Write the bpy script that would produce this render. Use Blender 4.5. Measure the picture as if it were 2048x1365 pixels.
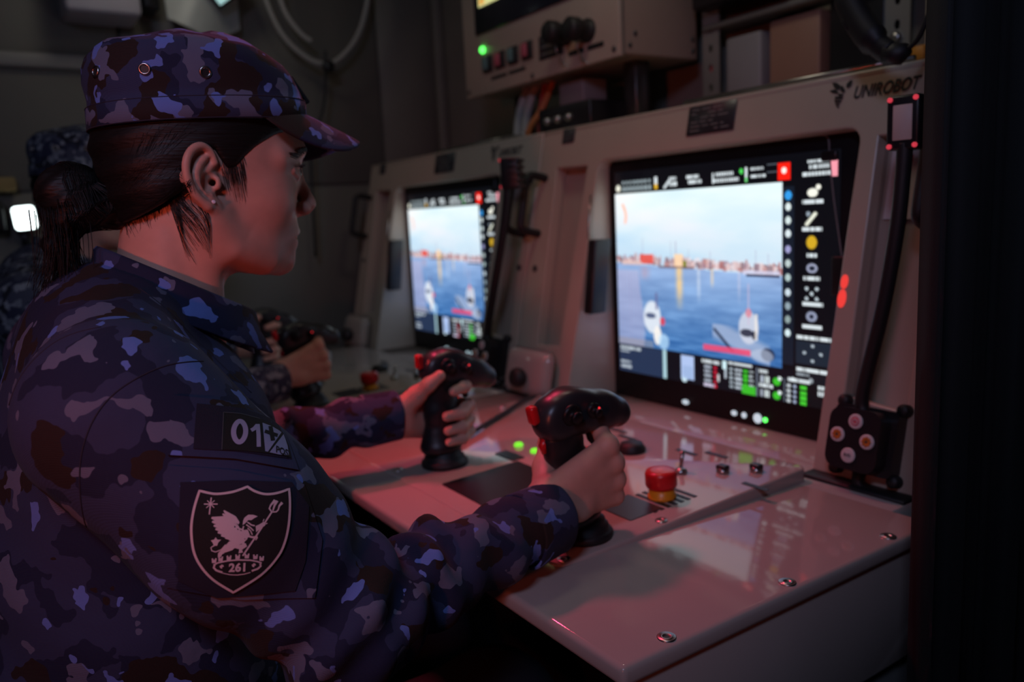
import bpy, bmesh, math, random
import numpy as np
from mathutils import Vector, Matrix
from mathutils.bvhtree import BVHTree
from mathutils.geometry import delaunay_2d_cdt, tessellate_polygon

for o in list(bpy.data.objects): bpy.data.objects.remove(o)
SC = bpy.context.scene
COL = SC.collection
R = math.radians
rng = random.Random(7)

# ---------------------------------------------------------------- camera
# x = from the operator towards the screens, y = along the row of consoles, z = up
CAM_PITCH, CAM_ROLL, CAM_YAW = R(9.0), R(-2.9), R(33.3)
cam_d = bpy.data.cameras.new('camera'); cam = bpy.data.objects.new('camera', cam_d); COL.objects.link(cam)
cam_d.sensor_width = 36; cam_d.lens = 28.0; cam_d.clip_start = 0.02; cam_d.clip_end = 50
_f = Vector((math.sin(CAM_YAW)*math.cos(CAM_PITCH), math.cos(CAM_YAW)*math.cos(CAM_PITCH), -math.sin(CAM_PITCH)))
_r = Vector((math.cos(CAM_YAW), -math.sin(CAM_YAW), 0)); _u = _r.cross(_f)
_r, _u = _r*math.cos(CAM_ROLL)+_u*math.sin(CAM_ROLL), _u*math.cos(CAM_ROLL)-_r*math.sin(CAM_ROLL)
cam.matrix_world = Matrix(((_r.x, _u.x, -_f.x, 0), (_r.y, _u.y, -_f.y, 0), (_r.z, _u.z, -_f.z, 1.10), (0, 0, 0, 1)))
cam_d.dof.use_dof = True; cam_d.dof.focus_distance = 0.68; cam_d.dof.aperture_fstop = 4.2
SC.camera = cam
SC.view_settings.view_transform = 'Standard'; SC.view_settings.look = 'None'
SC.view_settings.exposure = -0.22; SC.view_settings.gamma = 1.0; SC.view_settings.use_curve_mapping = False

SC.cycles.max_bounces = 6; SC.cycles.diffuse_bounces = 3; SC.cycles.glossy_bounces = 3; SC.cycles.transmission_bounces = 2

# ---------------------------------------------------------------- world and lamps
W = bpy.data.worlds.new('dim_room_air'); SC.world = W; W.use_nodes = True
W.node_tree.nodes['Background'].inputs[0].default_value = (0.55, 0.5, 0.62, 1)
W.node_tree.nodes['Background'].inputs[1].default_value = 0.004

def area(name, loc, target, size, col, watt, sizey=None):
    d = bpy.data.lights.new(name, 'AREA'); d.energy = watt; d.color = col
    d.shape = 'RECTANGLE'; d.size = size; d.size_y = sizey or size
    o = bpy.data.objects.new(name, d); COL.objects.link(o); o.location = loc
    o.rotation_euler = (Vector(target)-Vector(loc)).to_track_quat('-Z', 'Y').to_euler()
    return o
LAMPS = [   # location, aim, size, colour, watts, beam angle  (a fixture is built round each one further down)
    ((-0.50, -0.28, 1.93), (0.45, 0.72, 1.0), 0.26, (0.54, 0.61, 1.0), 3.0, 120),      # unseen cool white lamp; the tripod under it is added
    ((0.78, 1.02, 2.00), (0.97, 1.10, 0.9), 0.20, (1.0, 0.90, 0.72), 1.1, 165),      # unseen warm lamp, placed above the near console to brighten its front
    ((0.60, 1.45, 1.98), (0.52, 0.85, 0.74), 0.16, (1.0, 0.06, 0.15), 1.8, 62),     # red night lamp above the far desk
    ((-1.14, -0.35, 1.15), (0.28, 0.80, 1.02), 0.14, (1.0, 0.14, 0.07), 0.62, 36),     # red night lamp on the aisle wall
    ((-0.60, 1.36, 1.98), (0.54, 1.07, 0.84), 0.12, (1.0, 0.06, 0.06), 0.42, 26),     # red spot on the ceiling over the aisle
    ((0.42, 2.02, 2.00), (0.75, 2.45, 1.2), 0.20, (1.0, 0.95, 0.80), 0.70, 165),     # unseen dim lamp, added to lift the end wall and far console
]
for l, t, s, c, w, sp in LAMPS: area('lamp_light', l, t, s, c, w).data.spread = R(sp)

# ---------------------------------------------------------------- material helpers
MATS = {}
def mat(name, col, rough=0.5, metal=0.0, spec=0.5, emit=None, estr=1.0, bump=0.0, bscale=200.0, var=0.0, vscale=6.0, coat=0.0, sss=0.0, alpha=None):
    if name in MATS: return MATS[name]
    m = bpy.data.materials.new(name); m.use_nodes = True; nt = m.node_tree; b = nt.nodes['Principled BSDF']
    b.inputs['Base Color'].default_value = (*col, 1); b.inputs['Roughness'].default_value = rough
    b.inputs['Metallic'].default_value = metal; b.inputs['Specular IOR Level'].default_value = spec
    if coat: b.inputs['Coat Weight'].default_value = coat; b.inputs['Coat Roughness'].default_value = 0.08
    if emit: b.inputs['Emission Color'].default_value = (*emit, 1); b.inputs['Emission Strength'].default_value = estr
    if sss:
        b.inputs['Subsurface Weight'].default_value = sss; b.inputs['Subsurface Radius'].default_value = (1, .25, .12); b.inputs['Subsurface Scale'].default_value = 0.004
    if alpha is not None: b.inputs['Alpha'].default_value = alpha
    if var or bump:
        tc = nt.nodes.new('ShaderNodeTexCoord')
    if var:
        n = nt.nodes.new('ShaderNodeTexNoise'); n.inputs['Scale'].default_value = vscale; n.inputs['Detail'].default_value = 5
        nt.links.new(tc.outputs['Object'], n.inputs['Vector'])
        r = nt.nodes.new('ShaderNodeValToRGB')
        r.color_ramp.elements[0].position = 0.3; r.color_ramp.elements[1].position = 0.7
        r.color_ramp.elements[0].color = (*[max(0, c*(1-var)) for c in col], 1); r.color_ramp.elements[1].color = (*[min(1, c*(1+var)) for c in col], 1)
        nt.links.new(n.outputs[0], r.inputs[0]); nt.links.new(r.outputs[0], b.inputs['Base Color'])
    if bump:
        n2 = nt.nodes.new('ShaderNodeTexNoise'); n2.inputs['Scale'].default_value = bscale; n2.inputs['Detail'].default_value = 3
        nt.links.new(tc.outputs['Object'], n2.inputs['Vector'])
        bp = nt.nodes.new('ShaderNodeBump'); bp.inputs['Strength'].default_value = bump; bp.inputs['Distance'].default_value = 0.002
        nt.links.new(n2.outputs[0], bp.inputs['Height']); nt.links.new(bp.outputs[0], b.inputs['Normal'])
    MATS[name] = m
    return m

M_BEIGE = mat('beige_paint', (0.42, 0.37, 0.30), 0.30, spec=0.5, bump=0.05, bscale=500, var=0.05)
M_DESK = mat('beige_desk_enamel', (0.40, 0.35, 0.31), 0.075, spec=0.6, var=0.04, bump=0.012, bscale=120)
M_BLACK = mat('black_plastic', (0.012, 0.012, 0.014), 0.38, var=0.2)
M_SATIN = mat('black_satin_bezel', (0.008, 0.008, 0.010), 0.42, spec=.3)
M_RUBBER = mat('black_rubber', (0.010, 0.010, 0.011), 0.55, bump=0.1, bscale=600)
M_STEEL = mat('brushed_steel', (0.42, 0.41, 0.40), 0.33, metal=1.0, var=0.1, vscale=60)
M_DARKSTEEL = mat('dark_steel', (0.10, 0.10, 0.10), 0.4, metal=0.8)
M_PLATE = mat('dark_label_plate', (0.045, 0.045, 0.05), 0.35, metal=0.3)
M_PLATETXT = mat('pale_label_print', (0.16, 0.16, 0.16), 0.5)
M_INK = mat('black_print', (0.015, 0.015, 0.016), 0.5)
M_RED = mat('red_plastic', (0.55, 0.012, 0.015), 0.3, var=0.06)
M_YEL = mat('yellow_plastic', (0.75, 0.30, 0.015), 0.35, var=0.06)
M_WHITE = mat('white_paper', (0.62, 0.60, 0.58), 0.7, var=0.03)
M_GREEN = mat('green_lamp_lens', (0.1, 0.6, 0.05), 0.3, emit=(0.22, 1.0, 0.03), estr=1.0)
M_GREEN2 = mat('green_led', (0.1, 0.6, 0.05), 0.3, emit=(0.10, 1.0, 0.12), estr=3.0)
M_BTNW = mat('white_lit_key', (0.6, 0.7, 0.7), 0.3, emit=(0.62, 0.85, 0.95), estr=0.8)
M_LEDR = mat('red_led', (0.5, 0.02, 0.02), 0.3, emit=(1.0, 0.03, 0.04), estr=1.2)
M_WALL = mat('grey_panel_wall', (0.20, 0.185, 0.16), 0.55, var=0.06, bump=0.05)
M_CEIL = mat('ceiling_panel', (0.16, 0.155, 0.15), 0.6, var=0.05)
M_FLOOR = mat('rubber_floor', (0.035, 0.035, 0.037), 0.7, var=0.2, bump=0.2)
M_CURT = mat('black_curtain_cloth', (0.006, 0.007, 0.007), 0.85, var=0.15, bump=0.15, bscale=900)

# ---------------------------------------------------------------- object helpers
def link(name, me, m=None, parent=None):
    o = bpy.data.objects.new(name, me); COL.objects.link(o)
    if m is not None:
        for q in (m if isinstance(m, (list, tuple)) else [m]): me.materials.append(q)
    if parent is not None: o.parent = parent
    return o
def tag(o, label=None, cat=None, group=None, kind=None):
    if label: o['label'] = label
    if cat: o['category'] = cat
    if group: o['group'] = group
    if kind: o['kind'] = kind
    return o
def empty(name, loc=(0, 0, 0), label=None, cat=None, group=None):
    o = bpy.data.objects.new(name, None); COL.objects.link(o); o.location = loc; o.empty_display_size = 0.05
    return tag(o, label, cat, group)
def mesh(name, verts, faces, smooth=False):
    me = bpy.data.meshes.new(name); me.from_pydata([tuple(v) for v in verts], [], [tuple(f) for f in faces]); me.update()
    if smooth: me.shade_smooth()
    return me
def np_mesh(name, V, F, smooth=True):
    """fast mesh from arrays; F is (n,4) or (n,3)"""
    me = bpy.data.meshes.new(name); n, k = F.shape
    me.vertices.add(len(V)); me.vertices.foreach_set('co', np.ascontiguousarray(V, dtype=np.float32).ravel())
    me.loops.add(n*k); me.loops.foreach_set('vertex_index', np.ascontiguousarray(F, dtype=np.int32).ravel())
    me.polygons.add(n); me.polygons.foreach_set('loop_start', np.arange(0, n*k, k, dtype=np.int32))
    me.update(calc_edges=True); me.validate()
    if smooth: me.shade_smooth()
    return me
class MB:
    """collects primitives into one mesh"""
    def __init__(s): s.v = []; s.f = []; s.mi = []; s.sm = []
    def add(s, verts, faces, mi=0, smooth=False, mtx=None):
        b = len(s.v)
        s.v += [tuple(mtx @ Vector(v)) for v in verts] if mtx is not None else [tuple(v) for v in verts]
        s.f += [tuple(b+i for i in f) for f in faces]; s.mi += [mi]*len(faces); s.sm += [smooth]*len(faces)
        return s
    def bm(s, bm, mi=0, smooth=False, mtx=None):
        bm.verts.index_update()
        s.add([v.co[:] for v in bm.verts], [[v.index for v in f.verts] for f in bm.faces], mi, smooth, mtx); bm.free(); return s
    def box(s, lo, hi, bev=0.0, seg=2, mi=0, mtx=None):
        bm = bmesh.new(); bmesh.ops.create_cube(bm, size=1)
        c = [(a+b)/2 for a, b in zip(lo, hi)]; d = [abs(b-a) for a, b in zip(lo, hi)]
        for v in bm.verts: v.co = Vector((c[0]+v.co.x*d[0], c[1]+v.co.y*d[1], c[2]+v.co.z*d[2]))
        if bev: bmesh.ops.bevel(bm, geom=bm.edges[:], offset=min(bev, min(d)*.49), segments=seg, profile=.5, affect='EDGES')
        return s.bm(bm, mi, bool(bev), mtx)
    def lathe(s, prof, seg=24, mi=0, smooth=True, mtx=None, cap=True):
        """prof: list of (r,z)"""
        V = []; F = []
        for r, z in prof:
            for k in range(seg):
                a = 2*math.pi*k/seg; V.append((r*math.cos(a), r*math.sin(a), z))
        for i in range(len(prof)-1):
            for k in range(seg):
                k2 = (k+1) % seg; F.append((i*seg+k, i*seg+k2, (i+1)*seg+k2, (i+1)*seg+k))
        if cap: F.append(tuple(reversed(range(seg)))); F.append(tuple((len(prof)-1)*seg+k for k in range(seg)))
        return s.add(V, F, mi, smooth, mtx)
    def tube(s, pts, r, seg=10, mi=0, mtx=None, flat=1.0):
        pts = [Vector(p) for p in pts]; rs = r if isinstance(r, (list, tuple)) else [r]*len(pts)
        V = []; F = []; prev = None
        for i, p in enumerate(pts):
            t = (pts[min(i+1, len(pts)-1)]-pts[max(i-1, 0)]).normalized()
            if prev is None: u = t.orthogonal().normalized()
            else: u = (prev-t*prev.dot(t)).normalized()
            prev = u; w = t.cross(u)
            for k in range(seg):
                a = 2*math.pi*k/seg; V.append(tuple(p+(u*math.cos(a)+w*math.sin(a)*flat)*rs[i]))
        for i in range(len(pts)-1):
            for k in range(seg):
                k2 = (k+1) % seg; F.append((i*seg+k, i*seg+k2, (i+1)*seg+k2, (i+1)*seg+k))
        F.append(tuple(reversed(range(seg)))); F.append(tuple((len(pts)-1)*seg+k for k in range(seg)))
        return s.add(V, F, mi, True, mtx)
    def prism(s, poly, z0, z1, mi=0, mtx=None, smooth=False):
        """poly: list of (x,y) counter-clockwise"""
        n = len(poly); V = [(x, y, z0) for x, y in poly]+[(x, y, z1) for x, y in poly]
        F = [tuple(reversed(range(n))), tuple(range(n, 2*n))]+[(i, (i+1) % n, n+(i+1) % n, n+i) for i in range(n)]
        return s.add(V, F, mi, smooth, mtx)
    def mesh(s, name):
        me = bpy.data.meshes.new(name); me.from_pydata(s.v, [], s.f); me.update()
        me.polygons.foreach_set('material_index', s.mi); me.polygons.foreach_set('use_smooth', s.sm); me.update()
        return me
    def build(s, name, m, parent=None): return link(name, s.mesh(name), m, parent)
def frame(o, x, y, z):
    """matrix with given axes"""
    x, y, z, o = Vector(x), Vector(y), Vector(z), Vector(o)
    return Matrix(((x.x, y.x, z.x, o.x), (x.y, y.y, z.y, o.y), (x.z, y.z, z.z, o.z), (0, 0, 0, 1)))
def rrect(x0, y0, x1, y1, r, n=5):
    P = []
    for cx, cy, a0 in ((x1-r, y1-r, 0), (x0+r, y1-r, 90), (x0+r, y0+r, 180), (x1-r, y0+r, 270)):
        for k in range(n+1): a = R(a0+90*k/n); P.append((cx+r*math.cos(a), cy+r*math.sin(a)))
    return P
def smooth_path(pts, n=8):
    """Catmull-Rom"""
    P = [Vector(p) for p in pts]; out = []
    for i in range(len(P)-1):
        a, b, c, d = P[max(i-1, 0)], P[i], P[i+1], P[min(i+2, len(P)-1)]
        for k in range(n):
            t = k/n; out.append(.5*((2*b)+(c-a)*t+(2*a-5*b+4*c-d)*t*t+(3*b-a-3*c+d)*t**3))
    return out+[P[-1]]
def plate2d(name, loops, ext, bev=0.0, res=3):
    """flat plate with holes: loops of (x,y); extruded +-ext; returns (verts, faces) of a filled 2D curve"""
    cu = bpy.data.curves.new(name, 'CURVE'); cu.dimensions = '2D'; cu.fill_mode = 'BOTH'; cu.extrude = max(0, ext-bev); cu.bevel_depth = bev; cu.bevel_resolution = res; cu.offset = -bev
    for lp in loops:
        sp = cu.splines.new('POLY'); sp.points.add(len(lp)-1)
        for p, q in zip(sp.points, lp): p.co = (q[0], q[1], 0, 1)
        sp.use_cyclic_u = True
    o = bpy.data.objects.new(name, cu); me = bpy.data.meshes.new_from_object(o)
    V = [v.co.copy() for v in me.vertices]; F = [tuple(p.vertices) for p in me.polygons]
    bpy.data.objects.remove(o); bpy.data.curves.remove(cu); bpy.data.meshes.remove(me)
    return V, F
def text2d(txt, size, bold=0.0, shear=0.0, space=1.0, align='CENTER'):
    cu = bpy.data.curves.new('lettering', 'FONT'); cu.body = txt; cu.size = size; cu.offset = bold; cu.shear = shear; cu.space_character = space
    cu.align_x = align; cu.align_y = 'CENTER'; cu.resolution_u = 4
    o = bpy.data.objects.new('lettering', cu); me = bpy.data.meshes.new_from_object(o)
    V = [v.co.copy() for v in me.vertices]; F = [tuple(p.vertices) for p in me.polygons]
    bpy.data.objects.remove(o); bpy.data.curves.remove(cu); bpy.data.meshes.remove(me)
    return V, F
# ================================================================ the room
def struct(name, mb, m, parent=None):
    o = mb.build(name, m, parent)
    if parent is None: o['kind'] = 'structure'
    return o
ZC = 2.06
struct('floor', MB().box((-1.2, -1.3, -0.05), (1.45, 2.56, 0.0)), M_FLOOR)
struct('ceiling', MB().box((-1.2, -1.3, ZC), (1.45, 2.56, ZC+.05)), M_CEIL)
struct('wall_back', MB().box((1.42, -1.3, 0.0), (1.47, 2.56, ZC)), M_WALL)
struct('wall_left', MB().box((-1.25, -1.3, 0.0), (-1.2, 2.56, ZC)), M_WALL)
struct('wall_front', MB().box((-1.2, -1.35, 0.0), (1.42, -1.3, ZC)), M_WALL)
we = struct('wall_end', MB().box((-1.2, 2.53, 0.0), (1.42, 2.58, ZC)), M_WALL)
# sheet-metal panels with recessed joints on the end wall
xs = [-1.19, -0.38, 0.40, 1.18, 1.415]; zs = [0.02, 0.62, 1.225, 2.05]
for i in range(4):
    for j in range(3):
        MB().box((xs[i]+.004, 2.518, zs[j]+.004), (xs[i+1]-.004, 2.531, zs[j+1]-.004), .003, 1).build('panel', M_WALL, we)
struct('trim_1', MB().box((1.385, 2.485, 0.0), (1.418, 2.517, ZC-.002), .006), M_WALL)
struct('trim_2', MB().box((-1.19, 2.495, 1.545), (0.36, 2.517, 1.585), .008), mat('pale_cable_duct', (0.34, 0.32, 0.30), 0.5, var=.05))

# ================================================================ consoles
YN, PITCHY = 0.52, 0.92           # near end of the first console, spacing of the row
TX, TZ = 0.21205, 0.97726         # slope of the slanted face
def FM(y, z, out=0.0):            # matrix on the slanted face: X = along the row, Y = up the slope, Z = inwards
    return frame((0.937+(z-.72)*TX/TZ-out*TZ, y, z+out*TX), (0, 1, 0), (TX, 0, TZ), (TZ, 0, -TX))
def FMf(y, z, out=0.0):           # same but X to the right as seen by the operator, Z outwards: for print and fittings
    return frame((0.937+(z-.72)*TX/TZ-out*TZ, y, z+out*TX), (0, -1, 0), (TX, 0, TZ), (-TZ, 0, TX))
def sz(z): return (z-.72)/TZ
def label_plate(parent, y, z, w, h, rows=5, name='label_plate', dark=True):
    m = FMf(y, z, 0.0015)
    mb = MB().box((-w/2, -h/2, -.001), (w/2, h/2, .0012), .0008, 1, 0, m)
    r2 = random.Random(int(y*1000))
    for k in range(rows):
        yy = h/2-h*(k+1)/(rows+1); x = -w*.42
        while x < w*.36:
            l = r2.uniform(.06, .22)*w
            if x+l > w*.44: break
            if r2.random() < .8: mb.box((x, yy-h*.022, .0012), (x+l, yy+h*.022, .0016), 0, 1, 1, m)
            x += l+w*.05
    return mb.build(name, [M_PLATE, M_PLATETXT] if dark else [M_WHITE, M_INK], parent)

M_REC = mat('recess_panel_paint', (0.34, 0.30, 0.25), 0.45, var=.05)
M_KEYRED = mat('red_key', (0.6, 0.05, 0.07), 0.4, emit=(1, .05, .06), estr=.05)

def make_console(dy, label, first):
    y0, y1 = YN+dy, 1.437+dy
    T = empty('operator_console', (0.65, y0+.46, 0.0), label, 'console', 'operator consoles in a row')
    inv = Matrix.Translation(-Vector(T.location))
    def B(mb, name, m, parent=T):
        if parent is T: mb.v = [tuple(inv @ Vector(v)) for v in mb.v]
        else: mb.v = [tuple(inv @ Vector(v)) for v in mb.v]
        return mb.build(name, m, parent)
    yd = y0-.05 if first else y0+.002
    # worktop slab with the dropped side and front aprons
    mb = MB().box((0.403, yd, 0.700), (0.889, y1-.002, 0.720), .006, 3)
    B(mb, 'worktop', M_DESK)
    if first:
        B(MB().box((0.412, yd+.006, 0.565), (0.888, yd+.022, 0.7005), .003, 2), 'side_panel', M_DESK)
        B(MB().box((0.60, yd+.02, 0.02), (0.888, yd+.05, 0.566), .004, 2), 'lower_side_panel', mat('grey_cabinet_paint', (0.16, 0.17, 0.16), .5, var=.05))
    B(MB().box((0.60, y0+.002, 0.02), (1.28, y1-.002, 0.565), .004, 2), 'cabinet', M_BLACK)
    B(MB().box((0.70, y0+.004, 0.566), (0.889, y1-.004, 0.699), .002, 1), 'underframe', M_BLACK)
    B(MB().box((0.88, y0+.004, 0.566), (1.28, y1-.004, 0.7195), .002, 1), 'shelf', M_DESK)
    # inclined control panel: flush at the front, proud at the back
    px0, px1, py0, py1 = 0.476, 0.905, y0+.137, y0+.765
    poly = rrect(px0, py0, px1, py1, .012, 4)
    bm = bmesh.new(); hz = lambda x: .7215+.018*(x-px0)/(px1-px0)
    top = [bm.verts.new((x, y, hz(x))) for x, y in poly]; bot = [bm.verts.new((x, y, .719)) for x, y in poly]
    tf = bm.faces.new(top); n = len(poly)
    for i in range(n): bm.faces.new((bot[i], bot[(i+1) % n], top[(i+1) % n], top[i]))
    bmesh.ops.bevel(bm, geom=[e for e in tf.edges], offset=.0035, segments=3, profile=.5, affect='EDGES')
    B(MB().bm(bm, 0, True), 'control_panel', M_DESK)
    pz = lambda x: .7215+.018*(x-px0)/(px1-px0)
    PA = math.atan(.018/(px1-px0))
    def PM(x, y, lift=0.0): return frame((x, y, pz(x)+lift), (math.cos(PA), 0, math.sin(PA)), (0, 1, 0), (-math.sin(PA), 0, math.cos(PA)))
    # countersunk screws with hex sockets
    def screw(x, y, z=None, r=.0088):
        m = PM(x, y) if z is None else Matrix.Translation((x, y, z))
        s = MB().lathe([(r, -.0005), (r, .0009), (r*.93, .0013), (r*.62, .0008), (r*.60, .0013), (r*.45, .0014), (r*.40, .0002), (.0001, .0002)], 20, 0, True, m, cap=False)
        s.lathe([(r*.38, .0001), (r*.38, .0004), (.0001, .0004)], 6, 1, False, m, cap=False)
        B(s, 'screw', [M_STEEL, M_BLACK])
    if first:
        for x in (.467, .635, .812): screw(x, yd+.014, .720)
    screw(.640, py0+.011, r=.0075); screw(.492, py0+.011, r=.0075); screw(.492, py1-.20, r=.0075); screw(.80, py1-.02, r=.0075)
    # touch pad
    m = PM(.575, y0+.40, .0004)
    B(MB().prism(rrect(-.066, -.057, .066, .057, .003, 3), 0, .0012, 0, m), 'touch_pad', M_SATIN)
    m = PM(.648, y0+.490, .0003)
    B(MB().prism(rrect(-.011, -.026, .011, .026, .001, 2), 0, .0010, 0, m), 'legend_strip', M_PLATE)
    for yy in (.476, .522):
        B(MB().lathe([(.0075, 0), (.0075, .002), (.006, .0045), (.003, .0055), (.0001, .0058)], 16, 0, True, PM(.687, y0+yy), cap=False), 'indicator_light', M_GREEN)
    # emergency stop
    m = PM(.692, y0+.200)
    e = B(MB().lathe([(.0185, 0), (.0185, .004), (.0165, .006), (.0165, .013)], 28, 0, True, m), 'emergency_stop_collar', M_YEL)
    B(MB().lathe([(.013, .0125), (.0195, .016), (.0205, .019), (.0205, .033), (.0190, .0365), (.012, .0375), (.0001, .0378)], 28, 0, True, m, cap=False), 'push_head', M_RED, e)
    B(MB().lathe([(.006, .0376), (.005, .0382), (.0001, .0382)], 14, 0, True, m, cap=False), 'cap_mark', mat('pale_red_print', (.75, .35, .33), .5), e)
    # hatched caution legend under the stop button
    for k in range(7):
        a = -.040+k*.0115
        B(MB().prism([(a, -.03), (a+.006, -.03), (a+.006, .03), (a, .03)], .0002, .0009, 0, PM(.69, y0+.20)), 'hatch_stripe', M_INK)
    B(MB().prism(rrect(-.027, -.032, .027, .032, .002, 2), .0002, .0012, 0, PM(.640, y0+.205)), 'dark_legend', M_PLATE)
    # toggle switches and a rotary
    for (x, y, kind) in ((.772, .245, 0), (.812, .205, 1), (.845, .175, 1)):
        m = PM(x, y0+y)
        s = B(MB().lathe([(.009, 0), (.009, .004), (.006, .007), (.004, .008)], 14, 0, True, m), 'switch_bushing', M_STEEL)
        if kind == 0: B(MB().tube([(0, 0, .007), (.004, .001, .018), (.007, .002, .030)], [.0026, .003, .0036], 10, 0, m), 'toggle', M_STEEL, s)
        else: B(MB().box((-.006, -.008, .004), (.006, .008, .011), .002, 2, 0, m), 'rocker', M_BLACK, s)
    B(MB().lathe([(.021, 0), (.021, .006), (.018, .010), (.017, .013), (.0001, .0135)], 26, 0, True, PM(.790, y0+.365), cap=False), 'rotary_knob', M_RUBBER)
    for x, y in ((.84, .30), (.86, .26), (.83, .42), (.845, .46), (.80, .14)):
        B(MB().prism(rrect(-.004, -.02, .004, .02, .001, 2), .0002, .0008, 0, PM(x, y0+y)), 'legend_strip', M_INK)
    # slanted face with the screen opening and two recesses
    ya, yb = y0+.154, y0+.721
    st, sc_ = sz(1.274), sz(1.197)
    rr = .022
    notch = [(ya, .004)]+[(ya+rr-rr*math.cos(R(a)), sc_-rr+rr*math.sin(R(a))) for a in (0, 22, 45, 68, 90)]+[(yb-rr+rr*math.sin(R(a)), sc_-rr+rr*math.cos(R(a))) for a in (0, 22, 45, 68, 90)]+[(yb, .004)]
    outer = [(y0+.002, .004)]+notch+[(y1-.001, .004), (y1-.001, st), (y0+.002, st)]
    recs = [[(y0+.033, sz(.825)), (y0+.121, sz(.833)), (y0+.126, sz(1.181)), (y0+.033, sz(1.181))],
            [(y0+.768, sz(.830)), (y0+.846, sz(.826)), (y0+.856, sz(1.192)), (y0+.755, sz(1.190))]]
    V, F = plate2d('face', [outer]+recs, .011, .003)
    mb = MB().add(V, F, 0, False, FM(0, .72, -.011)); face = B(mb, 'face_frame', M_BEIGE)
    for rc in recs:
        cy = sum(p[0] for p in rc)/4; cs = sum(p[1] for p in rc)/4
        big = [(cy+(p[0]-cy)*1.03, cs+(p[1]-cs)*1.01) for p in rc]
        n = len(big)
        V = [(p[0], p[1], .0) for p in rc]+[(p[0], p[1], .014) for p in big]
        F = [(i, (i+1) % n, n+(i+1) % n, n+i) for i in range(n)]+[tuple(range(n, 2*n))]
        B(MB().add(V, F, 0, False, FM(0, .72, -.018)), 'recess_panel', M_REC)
    # carcase behind the face
    def xf(z): return .937+(z-.72)*TX/TZ
    B(MB().box((xf(1.274)-.002, y0+.002, 1.262), (1.28, y1-.001, 1.274), .003, 2), 'top_cover', M_BEIGE)
    B(MB().box((1.27, y0+.004, .722), (1.285, y1-.004, 1.26)), 'rear_plate', M_DARKSTEEL)
    for yy in (y0+.003, y1-.013):
        B(MB().prism([(.965, .722), (1.268, .722), (1.268, 1.26), (xf(1.26)+.024, 1.26)], yy, yy+.010, 0, frame((0, 0, 0), (1, 0, 0), (0, 0, 1), (0, -1, 0)) @ Matrix.Translation((0, 0, -2*yy-.010))), 'end_plate', M_BEIGE)
    B(MB().tube([(1.075, y0+.10, 1.281), (1.075, y0+.52, 1.281)], .004, 10), 'top_rail', M_STEEL)
    for ga, gb in ((y0+.004, ya+.001), (yb-.001, y1-.004)): B(MB().box((.912, ga, .7195), (.946, gb, .7250), .002, 1), 'foot_gap_strip', M_RUBBER)  # black strip stands in for the dark gap under the face
    # monitor
    mon = B(MB().box((1.0665, y0+.144, .7215), (1.11, y0+.745, 1.215), .004, 2), 'monitor', M_SATIN)
    def lip(z): return xf(z)
    hv = []; hf = []
    edge = [(ya+.0005, .723)]+[(p[0]+(.0006 if p[0] < y0+.4 else -.0006), .72+p[1]*TZ-.0006) for p in notch[1:-1]]+[(yb-.0005, .723)]
    for (yy, zz) in edge: hv += [(xf(zz)+.006, yy, zz), (1.067, yy, zz)]
    for i in range(len(edge)-1): hf.append((2*i, 2*i+2, 2*i+3, 2*i+1))
    B(MB().add(hv, hf, 0, True), 'hood_lining', M_BEIGE, mon)
    B(MB().tube(smooth_path([(1.0655, y0+.245, 1.196), (1.0655, y0+.225, 1.190), (1.0655, y0+.221, 1.165), (1.0655, y0+.213, 1.10), (1.0655, y0+.196, 1.0), (1.0655, y0+.188, .94)], 5), .0012, 6), 'glass_edge', mat('glass_edge_grey', (.18, .19, .2), .3), mon)
    B(MB().box((1.058, y0+.160, .955), (1.066, y0+.212, 1.015), .003, 2), 'latch', M_BLACK, mon)
    B(MB().box((1.058, y0+.205, 1.155), (1.066, y0+.232, 1.17), .003, 2), 'latch', M_BLACK, mon)
    for (yy, w, h, mt) in ((.521, .008, .0045, M_BTNW), (.405, .006, .0045, M_BTNW), (.383, .005, .005, M_BTNW), (.354, .0085, .0085, M_BTNW), (.338, .004, .004, M_GREEN2)):
        mm = frame((1.0662, y0+yy, .737), (0, -1, 0), (0, 0, 1), (-1, 0, 0))
        P = [(w*math.cos(2*math.pi*k/16), h*math.sin(2*math.pi*k/16)) for k in range(16)]
        B(MB().prism(P, -.001, .0012, 0, mm), 'lit_key', mt, mon)
    # side latches of the screen surround
    B(MB().box((-.012, -.074, -.020), (.012, .074, .020), .004, 3, 0, frame((1.006, y0+.695, .972), (0, 1, 0), (TX*.6, 0, TZ), (1, 0, 0))), 'side_latch', M_BLACK)
    B(MB().tube([(.990, y0+.700, 1.045), (1.010, y0+.712, 1.13)], .0016, 8), 'latch_cable', M_STEEL)
    # carrying handles at both ends
    for yy in (y0+.026, y1-.026):
        m = FMf(yy, 1.115)
        B(MB().tube(smooth_path([(0, .060, -.002), (0, .060, .030), (0, .056, .044), (0, .046, .050), (0, 0, .050), (0, -.046, .050), (0, -.056, .044), (0, -.060, .030), (0, -.060, -.002)], 4), .0085, 10, 0, m), 'handle', M_RUBBER)
    for yy in (y0+.028, y1-.030):
        B(MB().lathe([(.007, 0), (.007, .003), (.0045, .0035), (.004, .002), (.0001, .002)], 12, 0, True, FMf(yy, .983), cap=False), 'bolt', M_DARKSTEEL)
    # name plates, maker's lettering and mark
    label_plate(T, 0, 0, 1, 1) if False else None
    for (yy, z, w, h, rows) in ((.436, 1.243, .105, .050, 6), (.827, 1.256, .040, .030, 4)):
        lp = label_plate(None, y0+yy, z, w, h, rows); lp.parent = T; lp.matrix_parent_inverse = inv
    V, F = text2d('UNIROBOT', .0245, .0006, .25, 1.02, 'LEFT')
    tm = FMf(y0+.174, 1.2440, .0009)
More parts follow.
